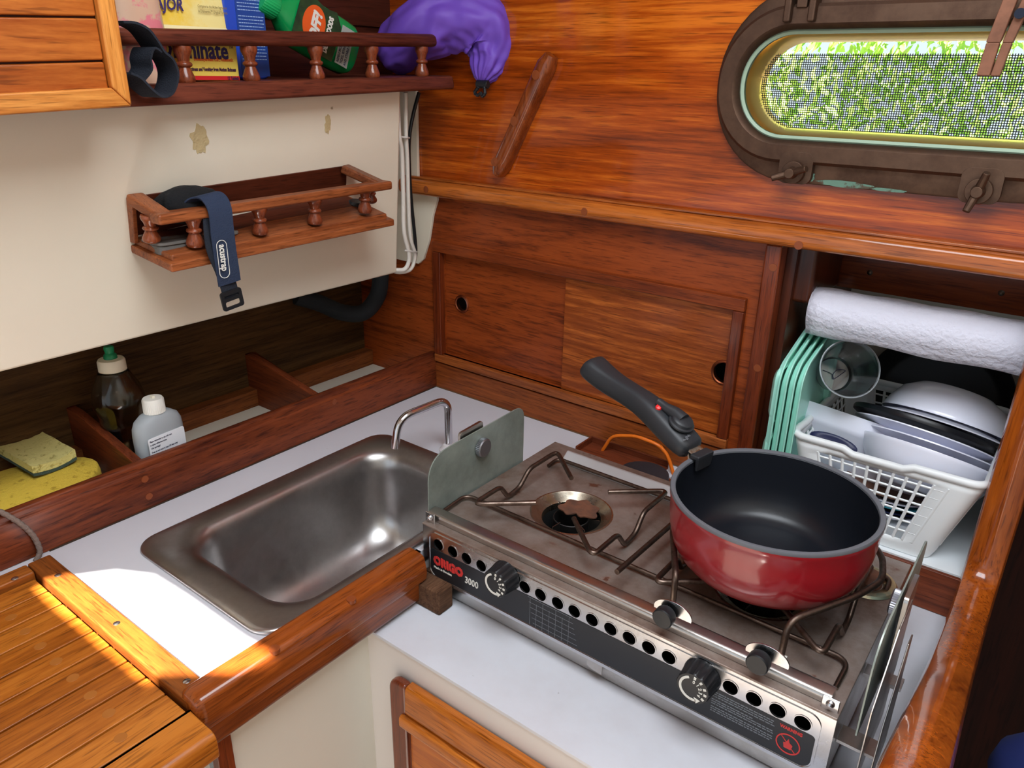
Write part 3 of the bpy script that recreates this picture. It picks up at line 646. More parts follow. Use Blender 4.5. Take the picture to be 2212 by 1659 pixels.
for k in range(10):
    g = G(); h0, h1 = .017+k*.0355-.013, .017+(k+1)*.0355-.0146
    g.hexa([V((FX-.001,-1.4,LZ(-1.4,h0))),V((FX+.004,-1.4,LZ(-1.4,h0))),V((FX+.004,y1-.0165,LZ(y1,h0))),V((FX-.001,y1-.0165,LZ(y1,h0))),V((FX-.001,-1.4,LZ(-1.4,h1))),V((FX+.004,-1.4,LZ(-1.4,h1))),V((FX+.004,y1-.0165,LZ(y1,h1))),V((FX-.001,y1-.0165,LZ(y1,h1)))]); g.out('board', M_LOUV, ul, bevel=.0018)

# ================================================================== UPPER SHELF
us = thing('upper_shelf', 'dark wooden shelf with balustered front rail, above the stained cream liner', 'shelf', (0,-.28,.49))
SX = .080
bl, br, tl, tr_ = U(285,232,'x',SX), U(985,192,'x',SX), U(285,206,'x',SX), U(985,163,'x',SX)
tl = U(285,183,'x',SX); br = U(985,192,'x',SX)
g = G()
y0, y1_ = -.56, -.034
zb = lambda y: bl.z+(y-bl.y)*(br.z-bl.z)/(br.y-bl.y); zt = lambda y: tl.z+(y-tl.y)*(tr_.z-tl.z)/(tr_.y-tl.y)
g.hexa([V((-.084,y0,zb(y0))),V((SX,y0,zb(y0))),V((SX,y1_,zb(y1_))),V((-.084,y1_,zb(y1_))),V((-.084,y0,zt(y0))),V((SX-.004,y0,zt(y0))),V((SX-.004,y1_,zt(y1_))),V((-.084,y1_,zt(y1_)))])
g.out('shelf_board', M_SHELF, us, bevel=.004)
RX = .062
r0, r1 = U(262,70,'x',RX), U(935,81,'x',RX)
g = G(); mz = -.004
g.beam((RX,r0.y-.02,r0.z+mz-.0005),(RX,r1.y,r1.z+mz),X,Z,.022,.0165); g.out('top_rail', M_SHELF, us, bevel=.006, seg=4)
BP = [(.0090,0),(.0106,.08),(.0102,.18),(.0072,.36),(.0062,.43),(.0086,.47),(.0092,.51),(.0086,.55),(.0062,.59),(.0074,.72),(.0098,.84),(.0104,.92),(.0098,1)]
def baluster(parent, base, top, s=1, m=M_BAL):
    base, top = V(base), V(top); h = (top-base).length
    g = G(); g.lathe([(r*s, z*h) for r, z in BP], frame(base, top-base), 20, True, True); return g.out('baluster', m, parent, ang=60)
for px in (401,543,685,805,912):
    q = U(px, 163, 'x', RX); zz = zt(q.y)
    baluster(us, (RX,q.y,zz-.001), (RX,q.y,r0.z+mz-.008+(q.y-r0.y)*(r1.z-r0.z)/(r1.y-r0.y)), .92)

# ================================================================== LOWER RACK
up = norm(V((.18,0,1))); out_ = norm(V((1,0,-.25)))
rk = thing('balustered_rack', 'small worn wooden rack with balusters on the cream liner', 'rack', (.05,-.33,.30))
TLb, TLf, TRf, TRb = U(272,418,'x',.034), U(350,472,'x',.094), U(843,398,'x',.094), U(752,354,'x',.036)
BLb, BLf, BRf = U(285,547,'x',.022), U(372,590,'x',.092), U(853,488,'x',.092)
BRb = BRf + (TRb-TRf); BRb = V((.022, BRb.y, BRb.z)); BLb = V((.020, BLb.y, BLb.z))
dn = Z*-.005
def rbar(a, b, wd, ht, nm, m, inw=0, bev=.003):
    g = G(); d = norm(b-a); side = d.cross(Z); g.beam(a, b, norm(side), norm(side.cross(d)), wd, ht); return g.out(nm, m, rk, bevel=bev, seg=3)
rbar(TLf+dn+V((-.009,-.004,.0035)), TRf+dn+V((-.009,.004,.0035)), .020, .0115, 'top_rail', M_RACK)
rbar(TLb+dn+V((0,.008,0)), TLf+dn+V((-.006,.008,.0025)), .020, .0115, 'top_rail', wood('rack_end_rail', (100,46,20),(164,92,50),'x',22,.45,.4,.3))
rbar(TRb+dn+V((0,-.008,0)), TRf+dn+V((-.006,-.008,.0025)), .020, .0115, 'top_rail', wood('rack_end_rail_dark', (84,38,18),(128,70,38),'x',22,.45,.4,.3))
# base board (two steps)
def slab(pts, h, nm, m, bev=.002):
    g = G(); g.prism(pts, (0,0,h)); return g.out(nm, m, rk, bevel=bev)
slab([BLb, BLf, BRf, BRb], .0095, 'base_board', M_RACK)
ins = V((-.006,0,.0095)); slab([BLb+V((0,.004,.0095)), BLf+ins+V((0,.006,0)), BRf+ins+V((0,-.008,0)), BRb+V((0,-.008,.0095))], .008, 'base_board', M_RACK)
slab([BLb+V((.006,.012,.018)), BLf+ins+V((-.012,.014,.0085)), BRf+ins+V((-.012,-.018,.0085)), BRb+V((.006,-.016,.018))], .0012, 'rack_shade_slab', M_RACKD)  # dark slab stands for the shaded recess inside the rack
# end and back boards
g = G(); g.prism([BLb+V((0,0,.012)), BLb+V((.012,0,.012)), TLb+V((.010,0,-.006)), TLb+V((-.008,0,-.003))], (0,.005,0)); g.out('end_board', M_RACK, rk, bevel=.001)
g = G(); a0, a1 = BLb+V((-.004,.004,.012)), BRb+V((-.004,-.004,.012)); b0, b1 = TLb+V((-.004,.004,-.004)), TRb+V((-.004,-.004,-.002))
g.hexa([a0, a0+V((.006,0,0)), a1+V((.006,0,0)), a1, b0, b0+V((.006,0,0)), b1+V((.006,0,0)), b1]); g.out('back_board', M_RACKD, rk, bevel=.001)
def onbase(px, py, z=0): return U(px, py, 'x', .080)
for px, py, tx, ty in ((328,520,326,470),(422,530,420,470),(562,503,560,452),(680,481,678,433),(788,457,786,408)):
    b = U(px, py, 'x', .082); t = U(tx, ty, 'x', .086)
    if px == 328: b = U(px, py, 'x', .062); t = U(tx, ty, 'x', .066)
    baluster(rk, b+V((0,0,-.001)), V((b.x+.003, b.y, t.z+.003)), .92, wood('rack_baluster_timber', (96,42,22), (150,76,42), 'z', 22, .3, .8, .12) if px == 328 else M_BAL)
baluster(rk, U(802,436,'x',.045), U(800,400,'x',.050), .8)
# things in the rack
tb = thing('clear_box', 'flat clear plastic lidded box lying in the left end of the balustered rack', 'plastic box', U(395,525,'x',.06))
c0 = U(400,524,'x',.060)
g = G(); g.prism([V((p.x,p.y,c0.z-.008)) for p in rr2(.030,.072,c0.y-.035,c0.y+.062,.008)], (0,0,.010)); g.out('tray', plain('smoky_clear_plastic', (190,188,184), .1, trans=.7, ior=1.2), tb, bevel=.001)
g = G(); g.prism([V((p.x,p.y,c0.z+.0025)) for p in rr2(.028,.074,c0.y-.037,c0.y+.064,.009)], (0,0,.0035)); g.out('lid', plain('smoky_clear_lid', (200,196,190), .1, trans=.7, ior=1.2), tb, bevel=.001)
bp = U(395,425,'x',.055)
g = G(); g.lathe([(0,-.020),(.012,-.018),(.021,-.008),(.024,.004),(.018,.015),(.008,.021),(0,.022)], Matrix.Translation(bp+V((0,.004,-.010)))@Matrix.Scale(1.55,4,Y), 20, fn=lambda t, i: 1+.16*math.sin(3*t+i)+.1*math.sin(5*t))
tag(g.out('black_pouch', plain('black_knit', (16,17,20), .95, bump=.6, bscale=400), ang=80), 'crumpled black cloth stuffed in the left end of the balustered rack', 'cloth')
g = G(); q = U(770,443,'x',.05); g.lathe([(0,.006),(.010,.006),(.013,.003),(.013,-.004),(0,-.004)], frame(q, (.2,0,1)), 24); tag(g.out('round_disc', M_BLACK), 'small round black disc in the right end of the balustered rack', 'disc')
sp = thing('cinch_strap', 'navy webbing strap with white oval lettering hanging over the balustered rack', 'strap', U(470,500,'x',.105))
wv = V((.004,.026,.004))
pts = spline([U(408,450,'x',.070), U(432,424,'x',.082), U(457,424,'x',.094), U(474,450,'x',.1035), U(480,500,'x',.1065), U(485,540,'x',.1065), U(492,585,'x',.106), U(496,612,'x',.105)], 6)
g = G(); g.ribbon(pts, wv, .0018); g.out('webbing', M_NAVYB, sp)
g = G(); g.ribbon(spline([U(455,455,'x',.090), U(462,530,'x',.1015), U(485,590,'x',.102), U(500,640,'x',.1035)], 5), V((.0,.020,.003)), .0016); g.out('webbing', M_NAVY, sp)
# buckle
bc = U(500,646,'x',.104)
g = G(); g.plate([(p.x,p.y) for p in rr2(-.0135,.0135,-.011,.011,.003)], [[(p.x,p.y) for p in rr2(-.0095,.0095,-.0075,-.001,.002)], [(p.x,p.y) for p in rr2(-.0095,.0095,.003,.006,.001)]], bc, V((0,1,.12)), V((0,-.12,1)), .0025); g.out('buckle', M_BLACK, sp, bevel=.0005)
o_ = U(478,570,'x',.1085); dv = norm(U(484,590,'x',.1085)-U(477,530,'x',.1085)); uv = norm(X.cross(dv))
if uv.y < 0: uv = -uv
cen = U(482,560,'x',.1082)
g = G(); xd, yd = dv, norm(X.cross(dv)); g.text('acustrap', .0115, cen-xd*.0165-yd*.0030, xd, yd, .0003, .0003, sx=.76)
ou = [(p.x,p.y) for p in rr2(-.0215,.0215,-.0065,.0065,.0064,8)]; inn = [(p.x,p.y) for p in rr2(-.0208,.0208,-.0058,.0058,.0057,8)]
g.plate(ou, [inn], cen, xd, yd, .0003)
g.bm.verts.ensure_lookup_table(); g.out('lettering', M_INK, sp, fix=False)

# ================================================================== STRAP LOOP on the upper shelf
sl_ = thing('hook_and_loop_strap', 'black looped webbing strap hanging beside the golden locker stile', 'strap', U(330,120,'x',.10))
pts = spline([U(245,48,'x',.096), U(272,50,'x',.098), U(300,64,'x',.10), U(322,92,'x',.10), U(335,112,'x',.10), U(354,130,'x',.10), U(364,162,'x',.10), U(354,198,'x',.10), U(332,208,'x',.098), U(308,192,'x',.096), U(284,168,'x',.094), U(262,158,'x',.092)], 6)
g = G(); g.ribbon(pts, V((.030,.004,0)), .0022); g.out('webbing', M_NAVY, sl_)
g = G(); g.ribbon(spline([U(328,112,'x',.099), U(312,104,'x',.098), U(304,125,'x',.097), U(306,150,'x',.096), U(290,172,'x',.095)], 6), V((.028,.006,0)), .002); g.out('webbing', M_NAVY, sl_)

# ================================================================== CABLES, HOSE
def cable(px, r, m, lab, nm='cable'):
    g = G(); g.tube(spline(px, 8), r, 10); return tag(g.out(nm, m), lab, 'cable', 'cables running down beside the cream liner')
cx = lambda a, b, x: U(a, b, 'x', x)
cable([cx(858,200,.04), cx(862,290,.034), cx(868,330,.028), cx(871,420,.018), cx(873,500,.012), cx(884,553,.008), cx(876,580,.004), cx(856,583,-.004), cx(838,580,-.02)], .0034, M_CABLE, 'left one of the two white cables in the corner')
cable([cx(876,200,.034), cx(877,290,.028), cx(880,350,.020), cx(882,430,.012), cx(886,510,.006), cx(896,550,.002), cx(888,580,-.002), cx(865,588,-.01), cx(845,584,-.03)], .0032, M_CABLE, 'right one of the two white cables in the corner')
cable([cx(905,200,.02), cx(892,250,.018), cx(884,300,.014), cx(884,360,.006), cx(888,430,.0), cx(895,500,-.004), cx(898,545,-.006), cx(893,575,-.01)], .0028, M_CABLEB, 'thin black cable beside the white cables in the corner')
for a, b, c in ((862,884,295),(874,900,541)):
    g = G(); p, q = cx(a,c,.030 if c < 400 else .010), cx(b,c+3,.024 if c < 400 else .004); g.tube([p, (p+q)/2+V((.006,0,0)), q], .0014, 8)
    tag(g.out('cable_tie', plain('nylon_tie', (214,210,204), .4)), ('upper' if c < 400 else 'lower')+' pale plastic tie around the white cables', 'cable tie')
g = G(); g.tube(spline([cx(640,640,-.17), cx(690,655,-.155), cx(740,675,-.13), cx(785,675,-.115), cx(815,640,-.11), cx(822,595,-.11), cx(822,545,-.11)], 8), .0145, 20)
tag(g.out('hose', M_HOSE), 'bent black foam covered hose under the cream liner', 'hose')

# ================================================================== STOVE
sv = thing('stove', 'two burner steel camping stove with black control strip and wire pot grids', 'stove', (.57,-.255,-.04))
SL, SR, SF, SB, ST, SBt = .337, .800, -.389, -.120, .040, -.030
vholes = [U(p, q, 'y', SF) for p, q in ((947,1175),(978,1188),(1008,1202),(1040,1218),(1134,1265),(1168,1282),(1205,1300),(1241,1319),(1279,1339),(1319,1359),(1359,1381),(1401,1403),(1444,1427),(1577,1491),(1627,1517),(1678,1543),(1732,1570))]
HZ0 = lambda x: .0225 - (x-.40)*.003
hs = [(h.x, .0205) for h in vholes]
g = G(); g.plate([(SL,SBt),(SR,SBt),(SR,ST),(SL,ST)], [circ(x, z, .0070, 24) for x, z in hs], (0,SF+.0015,0), X, Z, .0015); fp_ = g.out('front_panel', M_SS, sv)
g = G(); fo = [(p.x,p.y) for p in rr2(SL+.009,SR-.010,-.0265,.0345,.011,8)]; fi = [(p.x,p.y) for p in rr2(SL+.0103,SR-.0113,-.0252,.0332,.0100,8)]; g.plate(fo, [fi], (0,SF,0), X, Z, .0010); g.out('pressed_border', M_SS, fp_)
for x, z in hs:
    g = G(); g.plate(circ(x,z,.0078,28), [circ(x,z,.0070,28)], (0,SF,0), X, Z, .0006); g.out('vent_rim', M_SS, fp_)
g = G(); n0 = len(hs)
top = [(SL+.0115,.0105)]
dec = [(p.x,p.y) for p in rr2(SL+.0115,SR-.0125,-.0245,.0120,(.010,.004,.004,.010),8)]
g.plate(dec, [], (0,SF,0), X, Z, .0004); dc = g.out('control_strip', M_DECAL, sv)
TY = SF-.0005
g = G(); g.text('ORIGO', .0150, (SL+.0165,TY,-.0072), X, Z, .0003, .0011, sx=.92); g.out('lettering', M_INKR, dc, fix=False)
g = G()
for k in range(9): g.box((SL+.019+k*.0042,TY-.0005,-.010),(SL+.0193+k*.0042,TY-.0004,.006))
g.out('lettering_stripes', M_DECAL, dc)
g = G(); g.text('Made in Sweden', .0042, (SL+.0165,TY,-.0135), X, Z, .0003, .0001); g.out('lettering', M_INK, dc, fix=False)
g = G(); g.text('3000', .0125, (SL+.0640,TY,-.0125), X, Z, .0003, .0002, sx=.8); g.out('lettering', M_INK, dc, fix=False)
g = G()
for k in range(7): g.box((.492+k*.0082,TY-.0002,-.0235),(.4923+k*.0082,TY,.0108-(.005 if k % 2 else 0)))
for k in range(6): g.box((.489+k*.0015,TY-.0002,.0108-k*.0062),(.545+k*.0015,TY,.0111-k*.0062))
g.out('grid_print', M_INKG, dc)
random.seed(2)
g = G(); z = .0075
for r in range(9):
    x = .697
    while x < .752 - (.02 if r in (3,) else 0): wd = random.uniform(.0015,.005); g.box((x,TY-.0002,z),(min(x+wd,.754),TY,z+.0010)); x += wd+.0007
    z -= .0024 if r % 3 != 2 else .0036
g.out('small_print', M_INKG, dc)
g = G(); g.text('WARNING', .0046, (.7585,TY,.0062), X, Z, .0003, .0002, sx=.85); wc = (.7675,-.0085)
g.plate(circ(*wc,.0105,36), [circ(*wc,.0094,36)], (0,TY+.0001,0), X, Z, .0004)
g.beam((wc[0]-.0070,TY,wc[1]+.0070),(wc[0]+.0070,TY,wc[1]-.0070),Y,Z,.0003,.0011)
g.plate([(wc[0]-.003,wc[1]-.005),(wc[0]+.003,wc[1]-.005),(wc[0]+.004,wc[1]),(wc[0]+.001,wc[1]+.002),(wc[0],wc[1]+.006),(wc[0]-.002,wc[1]+.001),(wc[0]-.004,wc[1])], [], (0,TY+.0001,0), X, Z, .0003)
g.out('warning_sign', M_INKR, dc, fix=False)
g = G(); g.box((SL,SF+.002,SBt),(SL+.001,SB,ST)); g.box((SR-.001,SF+.002,SBt),(SR,SB,ST)); g.box((SL,SB-.001,SBt),(SR,SB,ST)); g.box((SL,SF+.002,SBt),(SR,SB,SBt+.001)); g.out('body', M_SSB, sv)
g = G(); g.box((SL+.004,SF+.030,SBt+.002),(SR-.004,SF+.032,ST-.003)); g.out('inner_shade_sheet', M_DARK, sv)  # dark sheet standing for the shade behind the vent holes
B1, B2 = (.458,-.262), (.690,-.262)
g = G(); g.plate([(SL-.0005,SF-.0008),(SR+.0005,SF-.0008),(SR+.0005,SB),(SL-.0005,SB)], [circ(B1[0],B1[1],.0485,40), circ(B2[0],B2[1],.0485,40)], (0,0,ST-.0015), X, Y, .0025); g.out('top_plate', M_TOP, sv, bevel=.0008)
M_DISH = metal('burner_dish_steel', (196,186,168), .25, None, (140,112,90), (.45,.7), 14, .02)
for k, (bx, by) in enumerate((B1, B2)):
    T = Matrix.Translation((bx,by,0))
    g = G(); g.lathe([(.0495,.0412),(.0475,.0416),(.0455,.0400),(.0365,.0345),(.0352,.0335),(.0350,.024)], T, 48); bd = g.out('burner_dish', M_DISH, sv)
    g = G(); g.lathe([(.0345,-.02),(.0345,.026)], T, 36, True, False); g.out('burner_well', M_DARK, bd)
    g = G(); g.lathe([(.0215,.005),(.0215,.0335),(.0205,.0340),(.0200,.0330),(.0200,.010),(0,.009)], T, 36); g.out('burner_cup', metal('sooty_cup', (70,68,68), .5), bd)
    g = G(); c = (bx+.004, by+.010)
    pl = []
    for j in range(72):
        a = 2*math.pi*j/72; r = .0225*(1+.10*math.cos(7*a+.5)) - (.012*max(0, math.cos(a+1.3))**3)
        pl.append((c[0]+r*math.cos(a)*1.05, c[1]+r*math.sin(a)))
    g.plate(pl, [], (0,0,.0395), X, Y, .0015); g.out('flame_spreader', M_RUST, bd)
    for a in (20, 150, 265, 330):
        q = V((bx,by,0)); dd = V((math.cos(math.radians(a)),math.sin(math.radians(a)),0)); g = G(); g.beam(q+dd*.0345+V((0,0,.026)), q+dd*.0205+V((0,0,.026)), dd.cross(Z), Z, .0012, .020); g.out('support_arm', metal('arm_steel', (120,116,112), .4), bd)
dq = U(1868,1256,'z',.041)
g = G(); T = Matrix.Translation((dq.x,dq.y,0)); g.lathe([(.0310,.0417),(.0290,.0440),(.0255,.0445),(.0185,.0425),(.0175,.0418)], T, 40); sdp = g.out('rear_dish', metal('amber_tinted_dish', (214,180,136), .3, None, (150,160,140), (.45,.6), 20), sv)
g = G(); g.lathe([(.0165,.0417),(.0165,.0485),(.0150,.0500),(0,.0500)], T, 28); g.out('rear_cap', M_RUST, sdp)
# rear rail and front sea rail
g = G(); g.prism([V((.378,-.168,.0410)),V((.378,-.153,.0530)),V((.378,-.150,.0530)),V((.378,-.150,.0410))], (.285,0,0)); g.out('rear_rail', plain('brushed_rear_rail', (206,204,206), .5, metal=.5), sv, bevel=.0012)
g = G(); cs = fillet([V((SL-.001,-.3795,.0415)),V((SL-.001,-.3795,.0500)),V((SL-.001,-.3640,.0515)),V((SL-.001,-.3640,.0415))], .004, 5); g.prism(cs, (.455,0,0)); fr_ = g.out('front_rail', M_SSB, sv)
for x in (SL+.001, SR-.014):
    g = G(); g.box((x-.001,-.3845,.040),(x+.013,-.383,.0535)); br_ = g.out('bracket', M_SS, sv, bevel=.0008)
    g = G(); g.lathe([(0,.003),(.0022,.0026),(.0034,.0012),(.0036,0)], frame((x+.006,-.3845,.0475), -Y), 18); g.out('screw', M_SS, br_)
for px, py in ((1425,1345),(1630,1445)):
    q = U(px, py, 'y', -.402); q = V((q.x,-.390,q.z+.001))
    g = G(); sh = [(.019*math.cos(math.radians(a)), .012*math.sin(math.radians(a))) for a in range(-12, 193, 12)]; g.plate([(q.x+.004+a, q.z+.001+b) for a, b in sh], [], (0,-.3835,0), X, Z, .0016); pc = g.out('clamp_plate', M_SS, sv, bevel=.0004)
    g = G(); g.cyl((q.x,-.3835,q.z),(q.x,-.390,q.z),.004,16); g.lathe([(0,.0108),(.0088,.0105),(.0098,.0095),(.0098,.002),(.0090,.0)], frame((q.x,-.388,q.z), -Y), 28, False, True); g.out('clamp_knob', M_BLACK, pc)
for a, b in (((1425,1299),(1487,1324)),((1630,1389),(1700,1420))):
    p, q = U(*a,'z',.0535), U(*b,'z',.0535); g = G(); g.beam((p.x,p.y,.0525),(q.x,p.y,.0525),Y,Z,.0035,.002); g.out('slot_strip', plain('worn_pale_strip', (220,218,208), .5), sv)
# knobs
for px, py in ((1069,1262),(1496,1487)):
    q = U(px, py, 'y', SF-.020); kx, kz = q.x, q.z
    def ribs(t, i): return 1+.035*max(-1, min(1, 3*math.cos(12*t))) if i in (1,2,3) else 1
    g = G(); g.lathe([(.0178,0),(.0172,.001),(.0160,.010),(.0155,.0185),(.0150,.0198),(.0,.0200)], frame((kx,SF-.0006,kz), -Y, X), 96, True, False, fn=ribs); kb = g.out('control_knob', M_BLACK, sv, ang=30)
    yy = SF-.0208
    def arc(r0, r1, a0, a1, n=30): return [(kx+r0*math.cos(math.radians(a0+(a1-a0)*j/n)), kz+r0*math.sin(math.radians(a0+(a1-a0)*j/n))) for j in range(n+1)]+[(kx+r1*math.cos(math.radians(a1-(a1-a0)*j/n)), kz+r1*math.sin(math.radians(a1-(a1-a0)*j/n))) for j in range(n+1)]
    g = G(); g.plate(arc(.0128,.0105,112,292), [], (0,yy+.0003,0), X, Z, .0004)
    ah = math.radians(300); r_ = .0116
    g.plate([(kx+.0145*math.cos(math.radians(290)),kz+.0145*math.sin(math.radians(290))),(kx+.0125*math.cos(math.radians(312)),kz+.0125*math.sin(math.radians(312))),(kx+.0085*math.cos(math.radians(286)),kz+.0085*math.sin(math.radians(286)))], [], (0,yy+.0003,0), X, Z, .0004)
    for dg, a in zip('01234', (84, 54, 24, -4, -32)):
        ca, sa = math.cos(math.radians(a)), math.sin(math.radians(a))
        g.beam((kx+ca*.0108,yy+.0001,kz+sa*.0108),(kx+ca*.0135,yy+.0001,kz+sa*.0135),V((-sa,0,ca)),Y,.0022,.0004)
        d_ = V((ca,0,sa)); tx = V((sa,0,-ca))
        g.text(dg, .0046, V((kx,yy+.0001,kz))+d_*.0063-tx*.0013, tx, d_, .0003, .0001)
    g.out('dial_print', M_INK, kb, fix=False)
# tray below, hanging tab, foot block
g = G(); g.prism([V((SL+.006,-.3865,-.0305)),V((SL+.006,-.3800,-.0525)),V((SL+.006,-.128,-.0525)),V((SL+.006,-.128,-.0305))], (SR-SL-.012,0,0)); g.out('drip_tray', M_SSB, sv, bevel=.001)
g = G(); q = U(1285,1470,'y',-.386); g.plate([(q.x-.010,-.030),(q.x-.010,-.0385),(q.x-.004,-.0415),(q.x+.008,-.0425),(q.x+.008,-.030)], [], (0,-.3865,0), X, Z, .0012); g.out('tray_tab', M_SSB, sv)
g = G(); g.box((SL+.0,-.3883,-.0535),(SL+.0055,-.34,-.030)); g.out('foot_bracket', metal('dark_bracket', (92,84,78), .4), sv)
fbk = thing('foot_block', 'weathered wooden block under the front left corner of the stove', 'block', (.36,-.40,-.0545))
g = G(); g.box((.3365,-.413,-.0545),(.3825,-.3892,-.024)); g.out('block', M_BLOCK, fbk, bevel=.002)
# wire pot grids
def grid(cx, cy, name):
    ax, ay, zt_, zb_ = .0800, .0850, .0665, .0450
    for s in (-1, 1):
        P = [(s*.026,-.037,zt_),(s*ax,-ay,zt_),(s*ax,-.034,zt_),(s*(ax+.001),-.018,zb_),(s*(ax+.001),.006,zb_+.003),(s*ax,.024,zt_),(s*ax,ay,zt_),(s*.026,.037,zt_)]
        P = [(a, b, c) for a, b, c in P]
        g = G(); g.tube(fillet([V((cx+a,cy+b,c)) for a, b, c in P], [0,.013,.008,.007,.007,.008,.013,0], 6), .0029, 12); g.out(name, M_ROD, sv)
grid(.4635,-.270,'pot_grid'); grid(.693,-.270,'pot_grid')
g = G(); g.tube(fillet([V((.345,-.366,.046)),V((.341,-.317,.046)),V((.790,-.320,.046)),V((.789,-.358,.043))], .014, 6), .0024, 10); g.out('grid_base_wire', M_ROD, sv)
g = G(); g.tube(fillet([V((.374,-.19,.044)),V((.374,-.168,.046)),V((.790,-.168,.046)),V((.790,-.19,.043))], .01, 6), .0024, 10); g.out('grid_base_wire', M_ROD, sv)
g = G(); g.tube([V((.5765,-.362,.066)),V((.5785,-.175,.062))], .0029, 12); g.out('grid_cross_bar', M_ROD, sv)
# pot clamps
c1 = fillet([V((.638,-.362,.050)), U(1447,1290,'y',-.358)+V((0,0,.004)), U(1437,1180,'z',.088), U(1462,1115,'z',.092), V((.600,-.200,.090))], [0,.012,.015,.012,0], 6)
g = G(); g.tube([V((.638,-.362,.048)), V((.637,-.360,.075))]+fillet([V((.637,-.360,.075)), V((.636,-.358,.088)), V((.596,-.285,.088)), V((.592,-.245,.088)), V((.600,-.200,.088))], [0,.010,.014,.014,0], 6)[1:], .0031, 12); g.out('pot_clamp', M_ROD, sv)
g = G(); g.tube(fillet([V((.742,-.362,.048)), V((.742,-.356,.088)), V((.7795,-.286,.090)), V((.792,-.246,.090)), V((.782,-.205,.090)), V((.765,-.185,.090))], [0,.014,.016,.014,.012,0], 6), .0031, 12); g.out('pot_clamp', M_ROD, sv)
# wind shields
def shield(x, s, lab):
    g = G(); po = [(-.375,.020),(-.192,.020)]+[(p.y,p.z) for p in fillet([V((0,-.192,.02)),V((0,-.192,.1215)),V((0,-.375,.1165)),V((0,-.375,.02))], [0,.020,.036,0], 8)[1:-1]]
    g.plate([(a, b) for a, b in po], [], (x,0,0), Y, Z, .0016); pl = g.out('wind_shield', M_ALU, sv, bevel=.0004, label=lab)
    nx = x+(.0016 if s > 0 else 0)
    def kn(t, i): return 1+.03*math.cos(36*t) if i in (1,2) else 1
    g = G(); g.lathe([(.0105,0),(.0118,.001),(.0118,.0065),(.0105,.0078),(.0,.0080)], frame((nx,-.281,.095), X*s), 72, fn=kn); g.out('thumb_nut', metal('zinc_nut', (150,150,156), .45), pl)
    bx = x-(.0022 if s > 0 else -.0045); w_ = -.004*s
    g = G(); g.prism(fillet([V((bx,-.315,.02)),V((bx,-.315,.124)),V((bx,-.272,.126)),V((bx,-.272,.02))], [0,.005,.005,0], 4), (w_,0,0)); g.out('shield_bracket', M_SSB, pl, bevel=.0004)
shield(.3325, 1, 'upright grey wind shield plate on the left end of the stove')
shield(.8135, -1, 'grey wind shield plate seen edge-on at the right end')
g = G(); g.prism([V((.8215,-.387,-.02)),V((.8215,-.387,.060)),V((.8215,-.335,.107)),V((.8215,-.290,.110)),V((.8215,-.290,-.02))], (.0015,0,0)); g.out('side_bracket', M_SSB, sv, bevel=.0005)
g = G(); g.prism([V((.831,-.387,-.02)),V((.831,-.380,.045)),V((.831,-.345,.104)),V((.831,-.330,.104)),V((.831,-.320,-.02))], (.0012,0,0)); g.out('side_bracket', M_SSB, sv, bevel=.0005)
for bx_ in (((.8005,-.30,.02),(.832,-.285,.024)),((.8005,-.37,.0),(.832,-.35,.003))):
    g = G(); g.box(*bx_); g.out('side_hinge', M_SSB, sv)

# ================================================================== SAUCEPAN
PC = V((.6865,-.2625,0)); RZ = .148
pt = thing('saucepan', 'red saucepan with dark interior and detachable black handle on the right burner', 'saucepan', (PC.x,PC.y,.0700))
T = Matrix.Translation((PC.x,PC.y,0)); R_ = .0985
g = G(); g.lathe([(0,.0702),(.062,.0702),(.072,.0720),(.0800,.0770),(.0870,.0850),(.0920,.0950),(.0955,.110),(.0970,.125),(.0975,.1405),(.0985,.1425),(.0985,.1465)], T, 96); g.out('body', M_RED, pt)
g = G(); g.lathe([(.0984,.1455),(.0990,.1480),(.0982,.1498),(.0955,.1500),(.0938,.1490),(.0932,.1470)], T, 96); g.out('rim', M_RIMG, pt)
g = G(); g.lathe([(.0934,.1480),(.0925,.130),(.0905,.110),(.0865,.095),(.080,.0830),(.074,.0775),(.068,.0762),(.066,.0755),(0,.0750)], T, 96); g.out('nonstick_interior', M_NONSTICK, pt)
at = V((-.0965*.961, .0965*.277+.0, 0)); hd_ = norm(V((-.957,.29,0)))
a0 = PC + hd_*.096 + V((0,0,.152)); E1 = U(1290,792,'z',.205)
hx = norm(V((E1.x-a0.x, E1.y-a0.y, 0))); sdv = norm(hx.cross(Z))
def HP(s, z): return V((a0.x,a0.y,0)) + hx*s + V((0,0,z))
# centreline, half width, half height
HS = [(.006,.1535,.0135,.0085),(.016,.1570,.0150,.0110),(.040,.1680,.0150,.0120),(.058,.1755,.0135,.0120),(.075,.1810,.0115,.0115),(.095,.1850,.0108,.0110),(.115,.1885,.0118,.0115),(.132,.1935,.0135,.0120),(.146,.1995,.0150,.0120),(.150,.2020,.0135,.0105),(.1515,.2030,.0080,.0060)]
rs = []
HS = [(s*(1.09 if s > .05 else 1), z+(.003 if s > .05 else 0), hw*1.22, hh*1.18) for s, z, hw, hh in HS]
for i, (s, z, hw, hh) in enumerate(HS):
    nx_ = HS[min(i+1,len(HS)-1)]; pv = HS[max(i-1,0)]; t = norm(HP(nx_[0],nx_[1])-HP(pv[0],pv[1])); u = norm(sdv.cross(t)); u = u if u.z > 0 else -u
    ring = []
    for j in range(24):
        a = 2*math.pi*j/24; ca, sa = math.cos(a), math.sin(a); e = .7
        ring.append(HP(s,z)+sdv*hw*math.copysign(abs(ca)**e, ca)+u*hh*math.copysign(abs(sa)**e, sa))
    rs.append(ring)
g = G(); g.rings(rs, True, True, True); ha = g.out('handle', M_HANDLE, pt, sub=1, ang=80)
